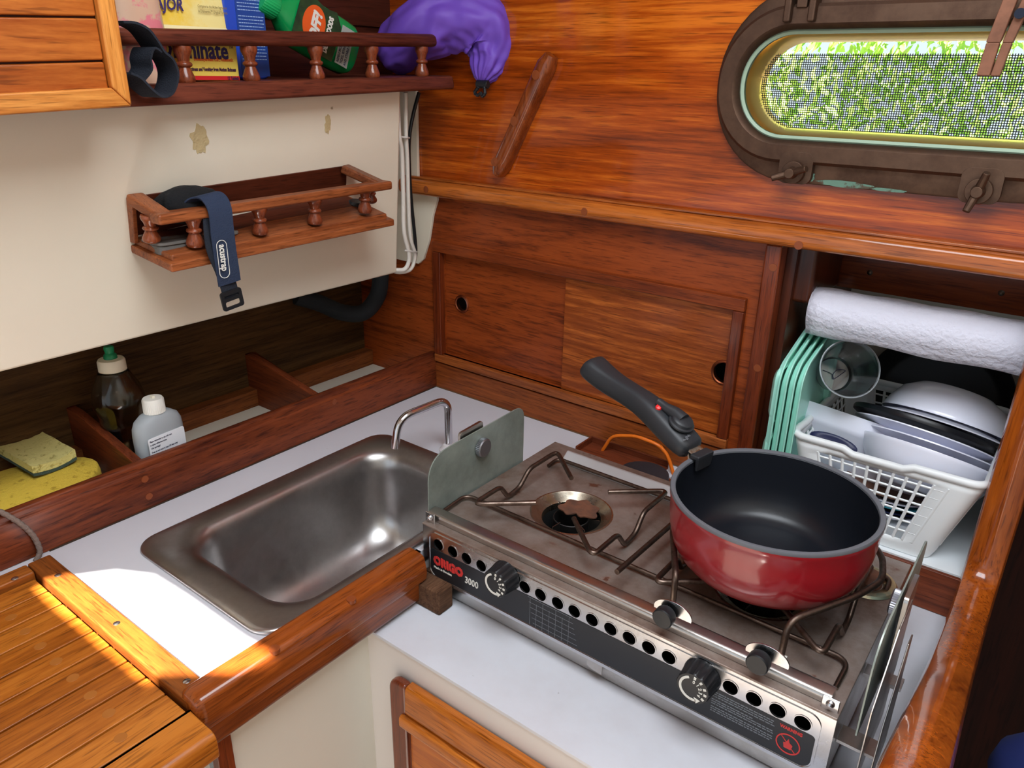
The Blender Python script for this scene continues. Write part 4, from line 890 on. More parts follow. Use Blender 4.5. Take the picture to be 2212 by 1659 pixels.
u0 = norm(sdv.cross(norm(HP(.058,.1755)-HP(.016,.157)))); u0 = u0 if u0.z > 0 else -u0; t0 = norm(HP(.058,.1755)-HP(.016,.157))
lc_ = HP(.032,.1650)+u0*.0140
g = G(); g.lathe([(.0145,0),(.0145,.0022),(.0125,.0030),(.0118,.0060),(.0095,.0078),(0,.0084)], frame(lc_, u0, t0), 32, True); lv = g.out('locking_lever', M_HANDLE, ha, bevel=.0005)
g = G(); g.tube([lc_+u0*.005, lc_+t0*.012+u0*.0050, lc_+t0*.024+u0*.0025-sdv*.001, lc_+t0*.035+u0*.0015-sdv*.002], [.0085,.0070,.0052,.0048], 14); g.out('lever_arm', M_HANDLE, ha)
g = G(); q = lc_+t0*.030+sdv*-.0; side_l = sdv if (sdv.dot(V((0,-1,0))) > 0) else -sdv
g.lathe([(0,.0035),(.003,.0025),(.0038,0)], frame(lc_+t0*.029+side_l*.0062-u0*.0010, u0*1+side_l*.4), 16); g.out('release_button', plain('red_button', (226,40,40), .35), ha, label='small red release button')
g = G(); g.text('close', .0042, lc_-t0*.0175-side_l*-.002+u0*-.0008, side_l, t0, .0002); g.text('open', .0042, lc_-t0*.0195+side_l*.0075+u0*-.0010, side_l, t0, .0002); g.out('lettering', M_INKG, ha, fix=False)
# clamp over the rim
g = G(); cz = .1515
g.hexa([HP(-.0085,.1380)-sdv*.0125, HP(-.0085,.1380)+sdv*.0125, HP(-.0055,.1380)+sdv*.0125, HP(-.0055,.1380)-sdv*.0125, HP(-.0100,.1545)-sdv*.0135, HP(-.0100,.1545)+sdv*.0135, HP(-.0055,.1545)+sdv*.0135, HP(-.0055,.1545)-sdv*.0135])
g.hexa([HP(-.0100,.1510)-sdv*.0135, HP(-.0100,.1510)+sdv*.0135, HP(.0015,.1510)+sdv*.0135, HP(.0015,.1510)-sdv*.0135, HP(-.0100,.1560)-sdv*.0135, HP(-.0100,.1560)+sdv*.0135, HP(.0015,.1560)+sdv*.0135, HP(.0015,.1560)-sdv*.0135]); g.out('rim_clamp', M_HANDLE, ha, bevel=.0015)
g = G(); g.beam(HP(-.001,.1540), HP(.012,.1575), sdv, Z, .017, .003); g.beam(HP(.003,.128), HP(.010,.155), sdv, hx, .012, .002); g.out('clamp_tongue', metal('worn_steel', (206,200,186), .4, None, (140,100,70), (.5,.6), 60), ha)

# ================================================================== behind the stove
q = U(1262,975,'z',.012)
g = G(); g.box((.345,-.0865,.0005),(.455,-.048,.010)); g.box((.345,-.0895,.0005),(.455,-.0865,.026)); g.box((.345,-.048,.0005),(.455,-.045,.022)); g.box((.342,-.0895,.0005),(.345,-.045,.026))
g = G(); g.box((.3425,-.075,.0006),(.50,-.006,.004)); 
g.box((.3425,-.078,.0006),(.3455,-.006,.014)); g.box((.3455,-.009,.0006),(.50,-.006,.014)); g.box((.3455,-.078,.0006),(.50,-.075,.014))
g.bm.free(); g = G()
q0 = U(1250,960,'z',.012); 
g.box((q0.x,-.066,.0006),(q0.x+.13,-.020,.0035)); g.box((q0.x,-.066,.0006),(q0.x+.003,-.020,.013)); g.box((q0.x,-.023,.0006),(q0.x+.13,-.020,.013)); 
tray = g.out('wooden_tray', wood('tray_wood', (74,32,18), (120,58,34), 'x', 14, .5, .2), bevel=.001); tag(tray, 'small dark wooden tray behind the stove, mostly hidden', 'tray')
qd = U(1392,1012,'z',.014)
g = G(); g.lathe([(0,.008),(.030,.0085),(.034,.007),(.035,.0),(0,-.001)], Matrix.Translation((qd.x+.004,qd.y-.008,.0050)), 40); tag(g.out('jar_lid', plain('slate_black_lid', (44,44,50), .5)), 'round black lid behind the stove below the orange wire', 'lid')
g = G(); g.tube(fillet([U(1294,985,'y',-.036), U(1322,941,'y',-.036), U(1375,942,'y',-.033), U(1425,962,'y',-.032), U(1443,985,'y',-.030), U(1458,1035,'y',-.030)], .012, 6), .0026, 10, fn=lambda i, j: 1+.2*nz((i*.4, j, 3)))
tag(g.out('wire_hook', M_WIRE), 'bent orange coated wire standing behind the stove', 'wire')
hf = G(); hf.plate([(.42,-.98),(1.18,-.98),(1.18,-.37),(.42,-.37)], [[(.45,-.95),(1.15,-.95),(1.15,-.40),(.45,-.40)]], (0,0,1.10), X, Y, .03); struct(hf.out('lamp_hatch_frame', M_SSB), 'unseen hatch frame added around the overhead area lamp', 'hatch')  # hatch put in around the added lamp, out of view
g = G(); g.box((.42,-.98,1.131),(1.18,-.37,1.14)); struct(g.out('lamp_hatch_cover', M_CREAM2), 'unseen opaque cover added above the overhead area lamp', 'hatch')

# ================================================================== THINGS IN THE TROUGH
def ring3(c, a, b, z, n=28, e=1.0, yaw=0):
    out = []
    for j in range(n):
        t = 2*math.pi*j/n; x = a*math.copysign(abs(math.cos(t))**e, math.cos(t)); y = b*math.copysign(abs(math.sin(t))**e, math.sin(t))
        out.append(V((c.x+x*math.cos(yaw)-y*math.sin(yaw), c.y+x*math.sin(yaw)+y*math.cos(yaw), z)))
    return out
c = V((-.112, -.503, 0)); db = thing('dish_soap_bottle', 'clear waisted squeeze bottle with cream cap and green nozzle in the trough', 'bottle', (c.x,c.y,.0008))
prof = [(.030,.001,.001),(.034,.034,.004),(.034,.034,.06),(.031,.031,.085),(.031,.031,.093),(.037,.037,.108),(.037,.037,.116),(.031,.031,.132),(.020,.020,.148),(.0165,.0165,.152)]
g = G(); g.lathe([(.001,.001),(.026,.001),(.029,.004),(.0295,.055),(.0275,.078),(.0275,.088),(.0320,.103),(.0325,.112),(.0285,.128),(.0190,.147),(.0160,.153)], Matrix.Translation(c), 40); g.out('body', M_SMOKE, db, solid=.0008)
g = G(); g.lathe([(.0005,.003),(.0275,.003),(.0282,.008),(.0282,.036),(.0,.036)], Matrix.Translation(c), 40); g.out('liquid', plain('dark_amber_soap', (190,160,120), .1, trans=1, ior=1.33), db)
g = G(); g.lathe([(.0168,.148),(.0172,.150),(.0170,.164),(.0155,.1665),(.006,.168),(0,.168)], Matrix.Translation(c), 36, True); g.out('cap', M_CAPW, db)
g = G(); g.lathe([(.0085,.167),(.0080,.172),(.0055,.175),(.0065,.181),(.0055,.184),(0,.185)], Matrix.Translation(c), 24); g.out('nozzle', M_GREENC, db)
g = G(); g.box((-.166,-.530,.0010),(-.154,-.490,.050)); o = g.out('packet', plain('dark_blue_packet', (26,44,92), .5), bevel=.001); tag(o, 'dark blue printed packet behind the clear soap bottle', 'packet')
c = V((-.048, -.4885, 0)); yw = math.radians(96)
wb = thing('camp_soap_bottle', 'small frosted flat bottle with ribbed white cap and printed label in the trough', 'bottle', (c.x,c.y,.0008))
g = G(); g.rings([ring3(c,.034*s,.0165*s2,z,36,.8,yw) for s,s2,z in ((.9,.85,.0015),(1,1,.005),(1,1,.078),(.97,.98,.088),(.86,.92,.096),(.60,.80,.102),(.34,.62,.1045),(.32,.60,.107))], True, True, True); g.out('body', M_FROST, wb)
g = G(); g.lathe([(.0134,.1045),(.0132,.1215),(.0120,.1238),(.0,.1240)], Matrix.Translation(c), 72, True, fn=lambda t, i: 1+.02*math.cos(36*t) if i < 2 else 1); cpw = g.out('cap', plain('white_cap', (236,234,226), .4), wb)
g = G(); g.box((c.x-.0025,c.y-.002,.1235),(c.x+.004,c.y+.002,.1275)); g.out('spout_tip', M_CAPW, cpw, bevel=.0008)
lx = V((-math.sin(0), 1, 0)); lx = V((math.cos(yw), math.sin(yw), 0)); fo_ = V((math.sin(yw), -math.cos(yw), 0)); lc0 = c+fo_*.0168
g = G(); g.plate([(p.x,p.y) for p in rr2(-.0265,.0265,.006,.078,.003)], [], lc0-fo_*.0006, lx, Z, .0008); lbl = g.out('label', M_LABEL, wb)
g = G()
rows = ['Please remember to use with care', 'in alpine wilderness areas.', '\u2022Use sparingly!', '\u2022Soap up and wash at least 200 feet away', 'from alpine lakes and streams.', '\u2022Dig a hole 6 to 8 inches away for disposing', 'of soapy wash and rinse water. This allows', 'bacteria in the soil to completely and safely', 'biodegrade Campsuds.', 'Concentrated Campsuds']
for k, r_ in enumerate(rows): g.text(r_, .0034, lc0+fo_*.0003-lx*.0245+Z*(.0725-k*.0046-(.0012 if k > 2 else 0)), lx, Z, .0002, .00005, sx=.68)
g.out('lettering', M_TXT, lbl, fix=False)
# big sponge and scouring pad
sc = U(95,1000,'z',.035)
g = G(); n = 40; rs = []
for z, k in ((.004,.96),(.010,1),(.036,1),(.042,.985),(.044,.96)):
    r = []
    for j in range(n):
        t = 2*math.pi*j/n; q = 1+.05*math.cos(3*t+1)+.04*nz((math.cos(t)*2, math.sin(t)*2, 0)); r.append(V((-.092+.068*k*q*math.cos(t)*(1 if abs(math.cos(t)) > .1 else 1), -.648+.092*k*q*math.sin(t), z)))
    rs.append(r)
g.rings(rs, True, True, True); tag(g.out('bath_sponge', M_SPONGE, ang=80), 'big round edged yellow sponge in the left end of the trough', 'sponge')
p = [U(0,955,'z',.0455), U(62,938,'z',.0455), U(168,998,'z',.0455), U(75,1035,'z',.0455)]
p[0] = U(-10,985,'z',.0455)
pd = thing('scouring_pad', 'pale yellow sponge pad with a dark green scouring side, lying on the big yellow sponge', 'sponge', (p[0]+p[2])/2)
g = G(); rs = []; N_ = 12
def grid3(p, z0, z1, dz=.0):
    g = G()
    P = lambda u, v: p[0]*(1-u)*(1-v)+p[1]*u*(1-v)+p[2]*u*v+p[3]*(1-u)*v
    for zz, sg in ((z0, 1), (z1, 1)):
        for i in range(N_):
            for j in range(N_):
                pass
    top = [[P(i/N_, j/N_)+Z*(z1+.0020*nz((i*.5, j*.5, 1))+.004*(i/N_-.5)**2*4*dz) for j in range(N_+1)] for i in range(N_+1)]
    bot = [[P(i/N_, j/N_)+Z*(z0+.004*(i/N_-.5)**2*4*dz) for j in range(N_+1)] for i in range(N_+1)]
    def sheet(a, flip):
        v = [[g.bm.verts.new(q) for q in r] for r in a]
        for i in range(N_):
            for j in range(N_): g.bm.faces.new((v[i][j], v[i+1][j], v[i+1][j+1], v[i][j+1]))
        return v
    a, b = sheet(top, 0), sheet(bot, 1)
    per = [(i, 0) for i in range(N_)]+[(N_, j) for j in range(N_)]+[(i, N_) for i in range(N_, 0, -1)]+[(0, j) for j in range(N_, 0, -1)]
    for k in range(len(per)):
        i, j = per[k]; i2, j2 = per[(k+1) % len(per)]; g.bm.faces.new((a[i][j], a[i2][j2], b[i2][j2], b[i][j]))
    return g
grid3(p, .004, .014, 1).out('sponge_layer', M_PAD, pd); grid3(p, -.0002, .004, 1).out('scourer_layer', M_SCOUR, pd)
g = G(); g.tube(spline([U(-25,1095,'x',-.004), U(8,1109,'x',.0), U(45,1132,'x',.0045), U(72,1158,'x',.0045), U(86,1190,'x',.005), U(77,1212,'x',.007)], 10), .0030, 12, fn=lambda i, j: 1+.12*math.sin(i*2.1+j*.5))
tag(g.out('cord', M_CORD), 'grey braided cord hanging over the trough front board at the left', 'cord')

# ================================================================== THINGS ON THE UPPER SHELF
def zshelf(y): return zt(y)+.0005
# yellow tablet box: leaning, front face with print
ya, yb_ = U(388,165,'x',.045), U(517,165,'x',.045); zb_ = zshelf(-.40)
yt = U(513,80,'x',.045).z
yb = thing('medicine_box', 'yellow and red tablet box lying behind the shelf rail', 'box', (0,-.4,zb_))
Y0, Y1 = -.455, yb_.y
g = G(); g.box((.005,Y0,zb_),(.045,Y1,yt)); bx = g.out('carton', M_YEL, yb, bevel=.0006)
g = G(); g.box((.0452,Y0,zb_+.0006),(.0456,Y1,zb_+.0050)); g.out('red_band', M_REDC, bx)
g = G(); q = U(396,128,'x',.046); g.text('Driminate', .0250, V((.0456,Y1-.0115,U(450,126,'x',.046).z)), Y, Z, .0002, .0007, align='RIGHT', sx=.80); g.out('lettering', plain('indigo_print', (44,34,92), .5), bx, fix=False)
g = G(); g.text('TM', .004, V((.0456,Y1-.0100,U(510,106,'x',.046).z)), Y, Z, .0002); g.out('lettering', plain('indigo_print2', (44,34,92), .5), bx, fix=False)
g = G(); g.text('Dimenhydrinate USP, Antiemetic', .0052, V((.0456,Y1-.006,U(500,133,'x',.046).z)), Y, Z, .0002, .0001, align='RIGHT', sx=.7); g.out('lettering', M_ORANGE, bx, fix=False)
g = G(); g.text('Nausea, Dizziness and Vomiting from Motion Sickness', .0052, V((.0456,Y1-.004,U(500,154,'x',.046).z)), Y, Z, .0002, .0002, align='RIGHT', sx=.62); g.text('12 Tablets', .0050, V((.0458,Y1-.0015,zb_+.0012)), Y, Z, .0002, .0002, align='RIGHT', sx=.7); g.out('lettering', plain('violet_print', (70,30,60), .5), bx, fix=False)
yb2 = thing('medicine_carton', 'upright pale yellow tablet carton behind the lying yellow one', 'box', (0,-.4,yt))
tl_, tr2 = U(325,45,'x',.030), U(488,45,'x',.030)
g = G(); g.prism([V((.030,tl_.y,yt+.003)),V((.030,tr2.y,yt+.003)),V((.022,tr2.y,.640)),V((.022,tl_.y,.640))], (-.035,0,0)); b2 = g.out('carton', plain('cream_yellow_card', (238,222,150), .4, c2=(236,200,70), vscale=14, vthr=(.45,.62)), yb2, bevel=.0006)
g = G(); g.prism([V((.0305,tl_.y-.002,yt+.0005)),V((.0305,tr2.y+.006,yt+.0005)),V((.0290,tr2.y,yt+.009)),V((.0290,tl_.y,yt+.009))], (.0006,0,0)); g.out('flap', plain('cream_card', (236,226,180), .4), b2)
g = G(); g.prism([V((.0312,tl_.y+.005,yt+.0003)),V((.0312,tr2.y+.006,yt+.0003)),V((.0310,tr2.y+.003,yt+.0030)),V((.0310,tl_.y+.008,yt+.0024))], (.0006,0,0)); g.out('red_band', M_REDC, b2)
g = G(); q = U(314,17,'x',.030); g.text('MAJOR', .0165, q+V((.0006,0,0)), Y, Z+Y*.0, .0002, .0004, shear=.15, sx=.82); g.out('lettering', plain('indigo_print3', (56,46,104), .5), b2, fix=False)
g = G(); q = U(432,16,'x',.030)
for k, t in enumerate(('Compare to the Active Ingredient', 'in Dramamine\u2122 Original Formula')): g.text(t, .0042, q+V((.0006,-.003,-.005*k)), Y, Z, .0002, sx=.62)
g.out('lettering', plain('brown_print', (130,110,60), .5), b2, fix=False)
# pink packet at the far left
pk = U(290,20,'x',.05)
g = G(); g.rings([ring3(V((.045,pk.y+.001,0)), .014, .028*s, z, 24, .8) for s, z in ((.6,zshelf(-.5)),(1,zshelf(-.5)+.01),(1.05,.56),(.95,.60),(.8,.65))], True, True, True)
tag(g.out('pink_packet', M_PINK, ang=80), 'pink patterned packet at the left end of the upper shelf', 'packet')
# blue bottle
ba, bb_ = U(490,165,'x',.022), U(586,162,'x',.022)
bt = thing('blue_bottle', 'blue bottle with small white printing between the yellow box and the green bottle', 'bottle', (.01,(ba.y+bb_.y)/2,zshelf(-.33)))
cy = (ba.y+bb_.y)/2
g = G(); g.rings([[V((p.x,p.y,z)) for p in rr2(-.020+i,.022-i,ba.y+i*1.2,bb_.y-i*1.2,.010,6)] for i, z in ((.002,zshelf(-.33)),(0,zshelf(-.33)+.002),(0,.60),(.004,.63),(.010,.66))], True, True, True); bo = g.out('body', M_BLUE, bt)
g = G(); g.plate([(ba.y+.021,zshelf(-.33)+.003),(bb_.y-.002,zshelf(-.33)+.003),(bb_.y-.002,.62),(ba.y+.021,.62)], [], (.0221,0,0), Y, Z, .0004); bl_ = g.out('label', M_BLUED, bo)
random.seed(5)
g = G(); z = .606
r_ = 0
while z > .528:
    y = ba.y+.0235
    while y < bb_.y-.005: wd = random.uniform(.0012,.0045); g.box((.0225,y,z),(.0227,min(y+wd,bb_.y-.004),z+.0010)); y += wd+.0007
    z -= .0036; r_ += 1
    if r_ % 7 == 0: z -= .003
g.out('small_print', plain('pale_blue_print', (150,180,226), .5), bl_)
# green bottle, lying tilted
gb0, gb1 = U(612,20,'x',.030), U(765,112,'x',.030)
gd = norm(gb1-gb0); gx = V((1,0,0)); gs = norm(gd.cross(gx))
gb = thing('green_bottle', 'green plastic bottle with a dark label and orange logo, tipped over on the upper shelf', 'bottle', (.03,gb1.y,zshelf(gb1.y)))
def GP(t, s, x=0): return gb0+gd*t+gs*s+gx*x
def gring(t, hw, hd_, s0=0): return [GP(t, s0+hw*math.copysign(abs(math.cos(a))**.75, math.cos(a)), -.012+hd_*math.copysign(abs(math.sin(a))**.8, math.sin(a))) for a in [2*math.pi*j/40 for j in range(40)]]
g = G(); g.rings([gring(t, a*.88, b, s) for t, a, b, s in ((-.012,.013,.012,0),(-.002,.014,.013,0),(.004,.020,.015,0),(.014,.031,.018,0),(.030,.037,.0195,0),(.055,.038,.020,0),(.095,.038,.020,0),(.110,.037,.020,0),(.118,.032,.018,0),(.120,.02,.012,0))], True, True, True); gbo = g.out('body', M_GREEN, gb)
g = G(); M = frame(GP(-.028,0,-.012), gd); g.lathe([(.006,0),(.0135,.001),(.0145,.003),(.0145,.022),(.0135,.024)], M, 60, True, True, fn=lambda t, i: 1+.02*math.cos(30*t)); g.out('cap', plain('green_ribbed_cap', (24,170,96), .35), gb)
lx_ = gd; ly_ = norm(X.cross(gd))   # reading along the bottle, seen from +x
def GL(u, v, h=0): return gb0+gd*u+ly_*v+X*(.0082+h)
g = G(); g.prism([GL(.012,-.020),GL(.030,-.030),GL(.078,-.030),GL(.082,.014),GL(.070,.029),GL(.052,.026),GL(.030,.031),GL(.014,.018)], X*.0007); gl = g.out('label', M_GLAB, gbo)
xd = norm(gd*.35+ly_*.94); xd = ly_; yd_ = -gd
g = G(); cc = [GL(.040+.0175*math.cos(t), .001+.022*math.sin(t)*1.0, .0008) for t in [2*math.pi*j/32 for j in range(32)]]; g.prism(cc, X*.0004); g.out('logo_oval', M_ORANGE, gl)
g = G(); g.text('OFF!', .0185, GL(.0485,-.019,.0014), xd, yd_, .0003, .0010, shear=.25, sx=.9); g.text('DEEP WOODS', .0095, GL(.0665,-.024,.0010), xd, yd_, .0003, .0006, sx=.72); g.out('lettering', M_INK, gl, fix=False)
g = G(); g.prism([GL(.083,-.028,-.0003),GL(.104,-.028,-.0003),GL(.104,.020,-.0003),GL(.083,.020,-.0003)], X*.0006); pn = g.out('label_panel', plain('grey_label_panel', (160,166,160), .5), gbo)
g = G()
for k, t in enumerate(('REPELS MOSQUITOES,', 'TICKS, BITING FLIES', 'AND STABLE FLIES')): g.text(t, .0050, GL(.0885+k*.006,-.026,.0006), xd, yd_, .0002, .0001, sx=.8)
g.out('lettering', M_TXT, pn, fix=False)

# ================================================================== PURPLE STUFF SACK
pts = [U(838,128,'x',-.03), U(862,105,'x',-.01), U(900,72,'x',.02), U(950,42,'x',.05), U(1003,38,'x',.080), U(1052,62,'x',.105), U(1068,100,'x',.115), U(1060,135,'x',.115), U(1048,158,'x',.113), U(1041,178,'x',.112)]
rad = [.024, .036, .041, .044, .046, .046, .040, .032, .022, .006]
P = spline(pts, 7); Rr_ = []
for i in range(len(P)):
    t = i/7; k = int(min(t, len(rad)-2)); f = t-k; Rr_.append(rad[k]*(1-f)+rad[k+1]*f)
def wr(i, j):
    a = 2*math.pi*j/80; e = i/len(P)
    fold = .05*math.sin(5*a+i*.25+2*nz((i*.12, math.cos(a)*1.5, math.sin(a)*1.5)))
    gat = .10*max(0, e-.55)/.45*math.sin(15*a+3*nz((a, i*.1, 0)))
    return 1+fold+gat+.16*nz((math.cos(a)*1.6, math.sin(a)*1.6, i*.14))+.07*nz((math.cos(a)*4, math.sin(a)*4, i*.3))
sk_ = thing('stuff_sack', 'purple nylon drawstring sack draped over the right end of the upper shelf rail', 'bag', P[-1])
g = G(); g.tube(P, Rr_, 80, fn=wr); g.out('bag', M_PURP, sk_, ang=120)
cl = U(1041,187,'x',.116)
g = G(); g.cyl(cl+V((-.008,-.001,.003)), cl+V((.010,.002,.003)), .0058, 20); g.out('cord_lock', M_BLACK, sk_, bevel=.0008)
g = G(); g.tube(spline([cl+V((-.002,-.004,.0)), cl+V((-.010,-.004,-.008)), cl+V((-.006,-.002,-.012)), cl+V((.002,-.004,-.009)), cl+V((.004,-.004,-.013)), cl+V((.009,-.004,-.009)), cl+V((.006,-.002,.0))], 8), .0024, 10, fn=lambda i, j: 1+.15*math.sin(i*1.9)); g.out('drawcord', M_BLACK, sk_)
# peg
pg = thing('wooden_peg', 'weathered wooden clothes peg hanging in front of the porthole glass', 'clothes peg', U(2150,80,'y',-.03))
pa, pb = U(2195,-30,'y',-.040), U(2124,164,'y',-.034)
for k, (dx, dy) in enumerate(((0,0),(.0095,.004))):
    g = G(); a, b = pa+V((dx+(.004 if k else 0),dy,0)), pb+V((dx,dy,0)); m_ = a.lerp(b,.62)+V((-.0015,0,0)) ; g.beam(a, m_, X, Y, .0115-k*.003, .009); g.beam(m_, b, X, Y, .0110-k*.003, .009); g.out('peg_half', M_PEG, pg, bevel=.001)
g = G(); q = U(2205,30,'y',-.034); g.cyl(q+V((0,-.008,0)), q+V((0,.004,0)), .0045, 16); g.out('spring', metal('dark_spring', (50,54,66), .4), pg)

# ================================================================== DISH LOCKER CONTENTS
bk = thing('dish_basket', 'white plastic lattice basket full of plates in the open locker', 'basket', (.735,.09,.001))
def BR(t):  # t 0..1 from base to rim
    return (.662-.030*t, .808+.036*t, -.031+.000*t, .195+.040*t)
lev = [(0,.0015),(.10,.010),(.15,.017),(.25,.0285),(.37,.0415),(.49,.0545),(.61,.0675),(.73,.0805),(.84,.092),(.90,.0975),(1,.1065)]
NS, NC = 12, 5
rs = []
for t, z in lev:
    a = BR(t); rs.append([V((p.x,p.y,z)) for p in rr2(*a, (.016,.018,.018,.016), NC, NS)])
def skp(i, j):
    if not 1 < i < 9: return False
    side = j // (NS+NC); k = j % (NS+NC)
    return k < NS and (1 if side == 0 else 0 if side == 1 else 1) <= k <= NS-2 and side in (0, 1, 2, 3) and k < NS-(1 if side else 2)
g = G(); g.rings(rs, True, True, False, skip=skp); bw = g.out('wall', M_BASK, bk, solid=.0022)
cnt = 0
for side in range(4):
    a0_ = side*(NS+NC)
    for k in range(1 if side != 1 else 0, NS):
        j = a0_+k; g = G(); g.tube([rs[i][j] for i in range(2, 10)], .0019, 8); g.out('lattice_bar', M_BASK, bk); cnt += 1
    for i in range(3, 9):
        g = G(); g.tube([rs[i][a0_+k] for k in range(1 if side != 1 else 0, NS)], .0014, 6); g.out('lattice_bar', M_BASK, bk); cnt += 1
a = BR(1); g = G(); Rm = [V((p.x,p.y,.1085+.0025*(1 if (.3 < abs((p.x-.735)/.105) or p.y > 0) else -1)*(1 if p.y < 0 else 0))) for p in rr2(a[0],a[1],a[2],a[3],(.016,.018,.018,.016),6,16)]
g.tube(Rm, .0046, 12, closed=True); g.out('rim', M_BASK, bk)
# stack of plates and bowls leaning in the basket
nst = norm(ROT @ V((.36,.93,.03)))
def disc(name, lab, m, prof, px, py, y, n=None, grp=None, seg=64, cat='plate'):
    c = U(px, py, 'y', y); g = G(); g.lathe(prof, frame(c, n or nst), seg); return tag(g.out(name, m, ang=50), lab, cat, grp)
bowl = lambda r, d: [(0,-d),(r*.50,-d),(r*.56,-d+.001),(r*.80,-d*.72),(r*.93,-d*.35),(r*.985,-.004),(r,-.0005),(r*.995,.0008),(r*.97,-.001),(r*.91,-d*.35),(r*.78,-d*.66),(r*.5,-d+.004),(0,-d+.004)]
plate = lambda r: [(0,-.010),(r*.62,-.010),(r*.68,-.0085),(r*.96,-.0008),(r,.0),(r*.995,.0016),(r*.95,.0010),(r*.66,-.0065),(0,-.0080)]
disc('bowl', 'white bowl with its side to the front, foremost in the dish basket', M_CHINA, bowl(.0800,.048), 2008, 983, .062, cat='bowl')
disc('plate', 'white plate just behind the front bowl in the basket', M_CHINA, plate(.078), 2010, 968, .078, grp='white plates in the basket')
disc('plate', 'thin white plate directly in front of the black plate', M_CHINA, plate(.085), 1995, 945, .092, grp='white plates in the basket')
disc('plate', 'black plate between the white plates in the basket', M_BLKP, [(0,-.006),(.052,-.006),(.083,.0),(.0865,.002),(.087,.006),(.0860,.0085),(.080,.0075),(.052,.000),(0,.000)], 1990, 933, .106)
disc('plate', 'white plate edge under the upturned bowl', M_CHINA, [(r, -z) for r, z in plate(.079)], 2035, 925, .118, grp='white plates in the basket')
disc('bowl', 'upturned white bowl on top of the dishes in the basket', M_CHINA, [(r, -z) for r, z in bowl(.0770,.044)], 2040, 915, .128, cat='bowl')
# rectangular platter
pa_, pb2 = U(1722,857,'y',.045), U(2062,972,'y',.050)
dx_ = norm(pb2-pa_); mid = (pa_+pb2)/2; vy = norm(ROT @ V((.10,-.42,.9))); vy = norm(vy-dx_*vy.dot(dx_)); nz_ = norm(dx_.cross(vy)); nz_ = nz_ if nz_.z > 0 else -nz_
hl_ = (pb2-pa_).length/2
bd_ = norm(ROT @ V((.0,-.80,-.60))); bd_ = norm(bd_-dx_*bd_.dot(dx_)); nz_ = norm(dx_.cross(bd_)); nz_ = -nz_ if nz_.dot(CAM-mid) > 0 else nz_
def loop_(i, h): return [mid+dx_*p.x+bd_*p.y+nz_*h for p in rr2(-hl_+i,hl_-i,0+i,.098-i,.012,5)]
g = G(); g.rings([loop_(.022,-.012), loop_(.018,-.0125), loop_(.014,-.011), loop_(.002,-.001), loop_(0,.0005), loop_(.001,.0022), loop_(.004,.001), loop_(.016,-.009), loop_(.022,-.010)], True, True, True)
tag(g.out('platter', M_CHINA), 'rectangular white platter whose left corner sticks up out of the basket', 'platter')
# blue spoon / utensils
g = G(); q = U(1800,955,'y',.015); dd = norm(U(1870,985,'y',.015)-U(1745,940,'y',.015))
g.rings([ring3(q, .030, .011, 0, 24)] and [[q+dd*.030*math.cos(t)*s+V((0,.5,.85))*.010*math.sin(t)*s+V((0,-.6,.3))*h for t in [2*math.pi*j/24 for j in range(24)]] for s, h in ((.2,-.003),(.8,-.0025),(1,0),(.95,.002),(.6,.001),(.1,0))], True, True, True)
tag(g.out('serving_spoon', M_BLUEU, ang=80), 'dark blue spoon lying inside the left end of the dish basket', 'spoon')
for k, (m, lab) in enumerate(((M_CHINA,'lowest flat white plate seen through the basket lattice'),(M_BLUEU,'dark blue plate low in the basket, above the lowest white one'),(plain('teal_plate',(60,150,170),.4),'teal plate seen through the basket lattice'),(M_CHINA,'white plate lying over the teal one behind the lattice'),(plain('brown_plate',(110,76,60),.4),'brownish plate near the top of the pile behind the lattice'))):
    g = G(); g.lathe(plate(.060), frame((.738+.001*k,.075,.0135+.0070*k), (.01,-.02,1)), 48); tag(g.out('plate', m, ang=50), lab, 'plate')
# cup
cc_ = U(1835,797,'y',.028); ax_ = norm(CAM-cc_); ax_ = norm(ROT @ V((-.08,.10,1)))
cp_ = thing('plastic_cup', 'clear plastic cup lying with its mouth to the front on the basket edge', 'cup', cc_)
g = G(); M = frame(cc_, ax_, X)
g.lathe([(0,-.062),(.0215,-.062),(.0225,-.060),(.0235,-.052),(.0245,-.050),(.0335,-.004),(.0350,.0),(.0356,.0005),(.0358,.0018),(.0352,.0024),(.0342,.0010),(.0325,-.004),(.0236,-.050),(.0225,-.0585),(.0205,-.0605),(0,-.0605)], M, 56); g.out('body', M_CLEAR, cp_)
g = G(); g.tube([M @ V((.0356*math.cos(t), .0356*math.sin(t), .0012)) for t in [2*math.pi*j/48 for j in range(48)]], .0011, 8, closed=True); g.out('rolled_rim', M_FROST, cp_)
mx_ = norm(V((M[0][0],M[1][0],M[2][0]))); my_ = norm(V((M[0][1],M[1][1],M[2][1])))
if my_.z < 0: my_ = -my_
if mx_.x < 0: mx_ = -mx_
o3 = cc_-ax_*.0598
g = G(); g.tube(spline([o3+mx_*-.014+my_*.001, o3+mx_*-.002+my_*.000, o3+mx_*.002-my_*.006, o3+mx_*.010+my_*.004, o3+mx_*.013+my_*.010, o3+mx_*.004+my_*.008, o3+mx_*.000+my_*.0, o3+mx_*.003-my_*.006], 6), .0005, 6); g.out('ink_mark', M_TXT, cp_)
# frying pan
fc_ = U(2022,868,'y',.262); fn = norm(V((-.05,-1,.40)))
fp2 = thing('frying_pan', 'dark grey frying pan standing on edge behind the basket', 'frying pan', (fc_.x,fc_.y,.0))
g = G(); g.lathe([(0,-.004),(.076,-.004),(.084,.000),(.098,.024),(.1005,.026),(.0990,.028),(.0955,.024),(.081,.003),(.074,.0005),(0,.0005)], frame(fc_-fn*.01, fn), 72); g.out('pan_body', M_PAN, fp2)
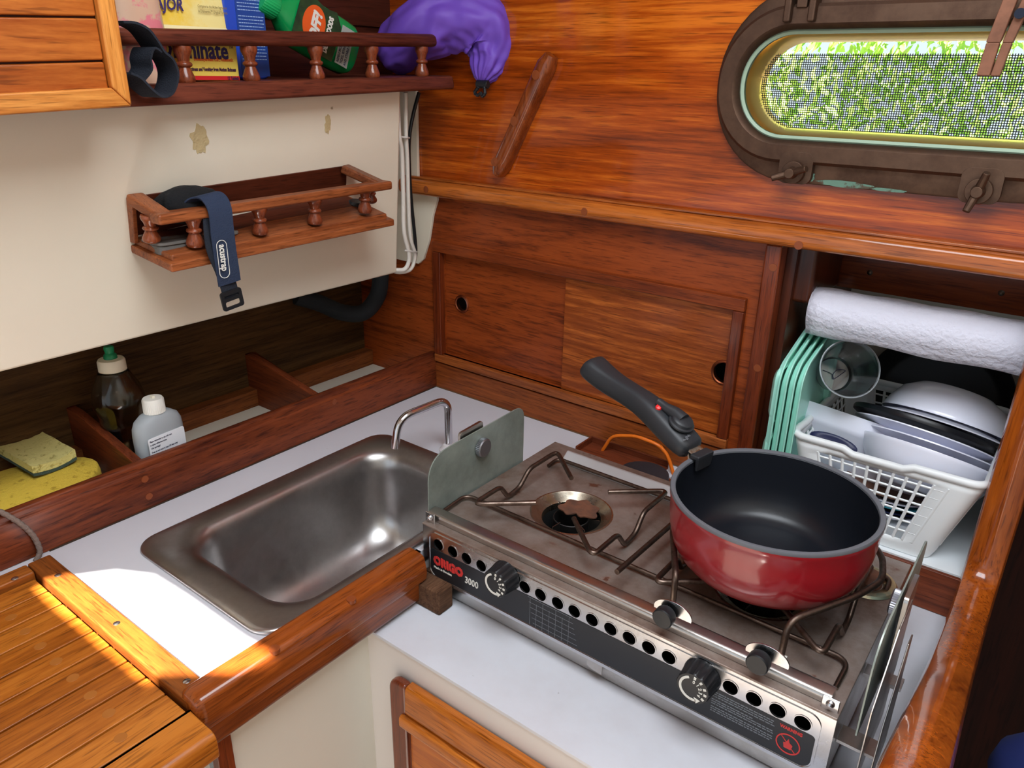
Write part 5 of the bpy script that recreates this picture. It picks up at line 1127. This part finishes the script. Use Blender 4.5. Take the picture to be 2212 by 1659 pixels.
# mint trays
for k in range(4):
    x = .606+.0085*k; y0 = -.036+.002*k
    po_ = [V((0,y0,.0015)), V((0,y0,.182)), V((0,y0+.016,.200)), V((0,.072,.232-.003*k)), V((0,.12,.232-.003*k)), V((0,.12,.0015))]
    out_l = fillet(po_, [.004,.018,.018,.02,.01,.004], 5, closed=True)
    c_ = V((0,.045,.11))
    def off_(f, xx): return [V((x+xx, c_.y+(p.y-c_.y)*f, c_.z+(p.z-c_.z)*f)) for p in out_l]
    g = G(); g.rings([off_(1.0,.0), off_(1.0,.0014), off_(.985,.0014), off_(.93,-.0005), off_(.90,-.0065)], True, False, True)
    for zc, hh in ((.058,.040),(.152,.036)):
        lp = lambda i, xx: [V((x+xx, p.x, p.y)) for p in rr2(y0+.006+i,.10-i,zc-hh+i,zc+hh-i,.012,6)]
        if k == 0: g.rings([lp(0,.000), lp(.001,-.006), lp(.006,-.010)], True, False, True)
    o = g.out('compartment_tray', M_MINT, solid=.0012)
    tag(o, ('leftmost of the four mint trays, its compartments bulging to the dark side', 'second mint tray from the left of the upright four', 'third mint tray from the left of the upright four', 'rightmost mint tray, its face towards the basket')[k], 'tray', 'mint trays standing on edge')
# paper towel roll
ra = U(1757,664,'y',.045); rx0 = ra.x
pr_ = thing('paper_towel_roll', 'white paper towel roll hanging across the top of the open locker', 'paper towel', (.73,.045,ra.z))
def twr(t, i): return 1+.03*nz((math.cos(t)*2, math.sin(t)*2, i*.7))+.015*math.sin(3*t)
g = G(); M = frame((rx0,.045,ra.z-.001), X, Z)
g.lathe([(.008,.0005),(.020,0)]+[(.0285+.0008*math.sin(k), .002+.0116*k) for k in range(22)]+[(.020,.250),(.008,.250)], M, 48, fn=twr); g.out('roll', M_PAPER, pr_, ang=80)
g = G(); rs = []
for k in range(16):
    x = rx0+.001+k*.0165; sag = .0022*math.sin(k*.7)
    rs.append([V((x, .045-.031*math.cos(a)+.002*nz((k*.4, a, 2)), ra.z+.031*math.sin(a)-(.0 if a > 0 else 0)+sag*.3)) for a in [math.radians(q) for q in (70,50,30,10,-10,-28,-42)]]+[V((x, .0225+.0015*nz((k,1,1)), ra.z-.0275-.0015*math.sin(k*.9)))])
g.rings(rs, False); g.out('loose_sheet', M_PAPER, pr_, solid=.0008, ang=80)
g = G(); g.cyl((rx0+.001,.045,ra.z),(.8605,.045,ra.z), .0055, 16); g.out('holder_rod', M_DOWEL, pr_)
# blue cushion low at the right
cq = U(2216,1620,'y',-.20)
g = G(); g.lathe([(0,.05),(.05,.045),(.075,.02),(.08,0),(.075,-.02),(.05,-.045),(0,-.05)], frame((cq.x+.055,cq.y,cq.z-.03),(0,.3,1)), 32); tag(g.out('cushion', M_CUSH, ang=80), 'dark blue cushion in the shadow at the lower right corner', 'cushion')
# glue marks on the liner
def onliner(px, py):
    n = V((1,0,-.2)); r = norm(U(px,py,'x',0)-CAM); p0 = V((-.001,0,.2225)); t = (p0-CAM).dot(n)/r.dot(n); return CAM+r*t
un_ = norm(V((1,0,-.2))); upv = norm(V((.2,0,1)))
for (px, py, a, b, lab) in ((431,300,.0095,.0165,'larger patch of dried glue on the liner above the rack'),(708,268,.005,.012,'smaller glue mark on the liner under the right part of the shelf')):
    c = onliner(px,py); lp = []
    for j in range(40):
        t = 2*math.pi*j/40; q = 1+.5*nz((math.cos(t)*2.2+px, math.sin(t)*2.2, 0)); lp.append(c+Y*a*q*math.cos(t)+upv*b*q*math.sin(t)-un_*.0003)
    g = G(); g.prism(lp, un_*.0008); tag(g.out('glue_mark', M_STAIN), lab, 'stain', 'glue marks on the cream liner')
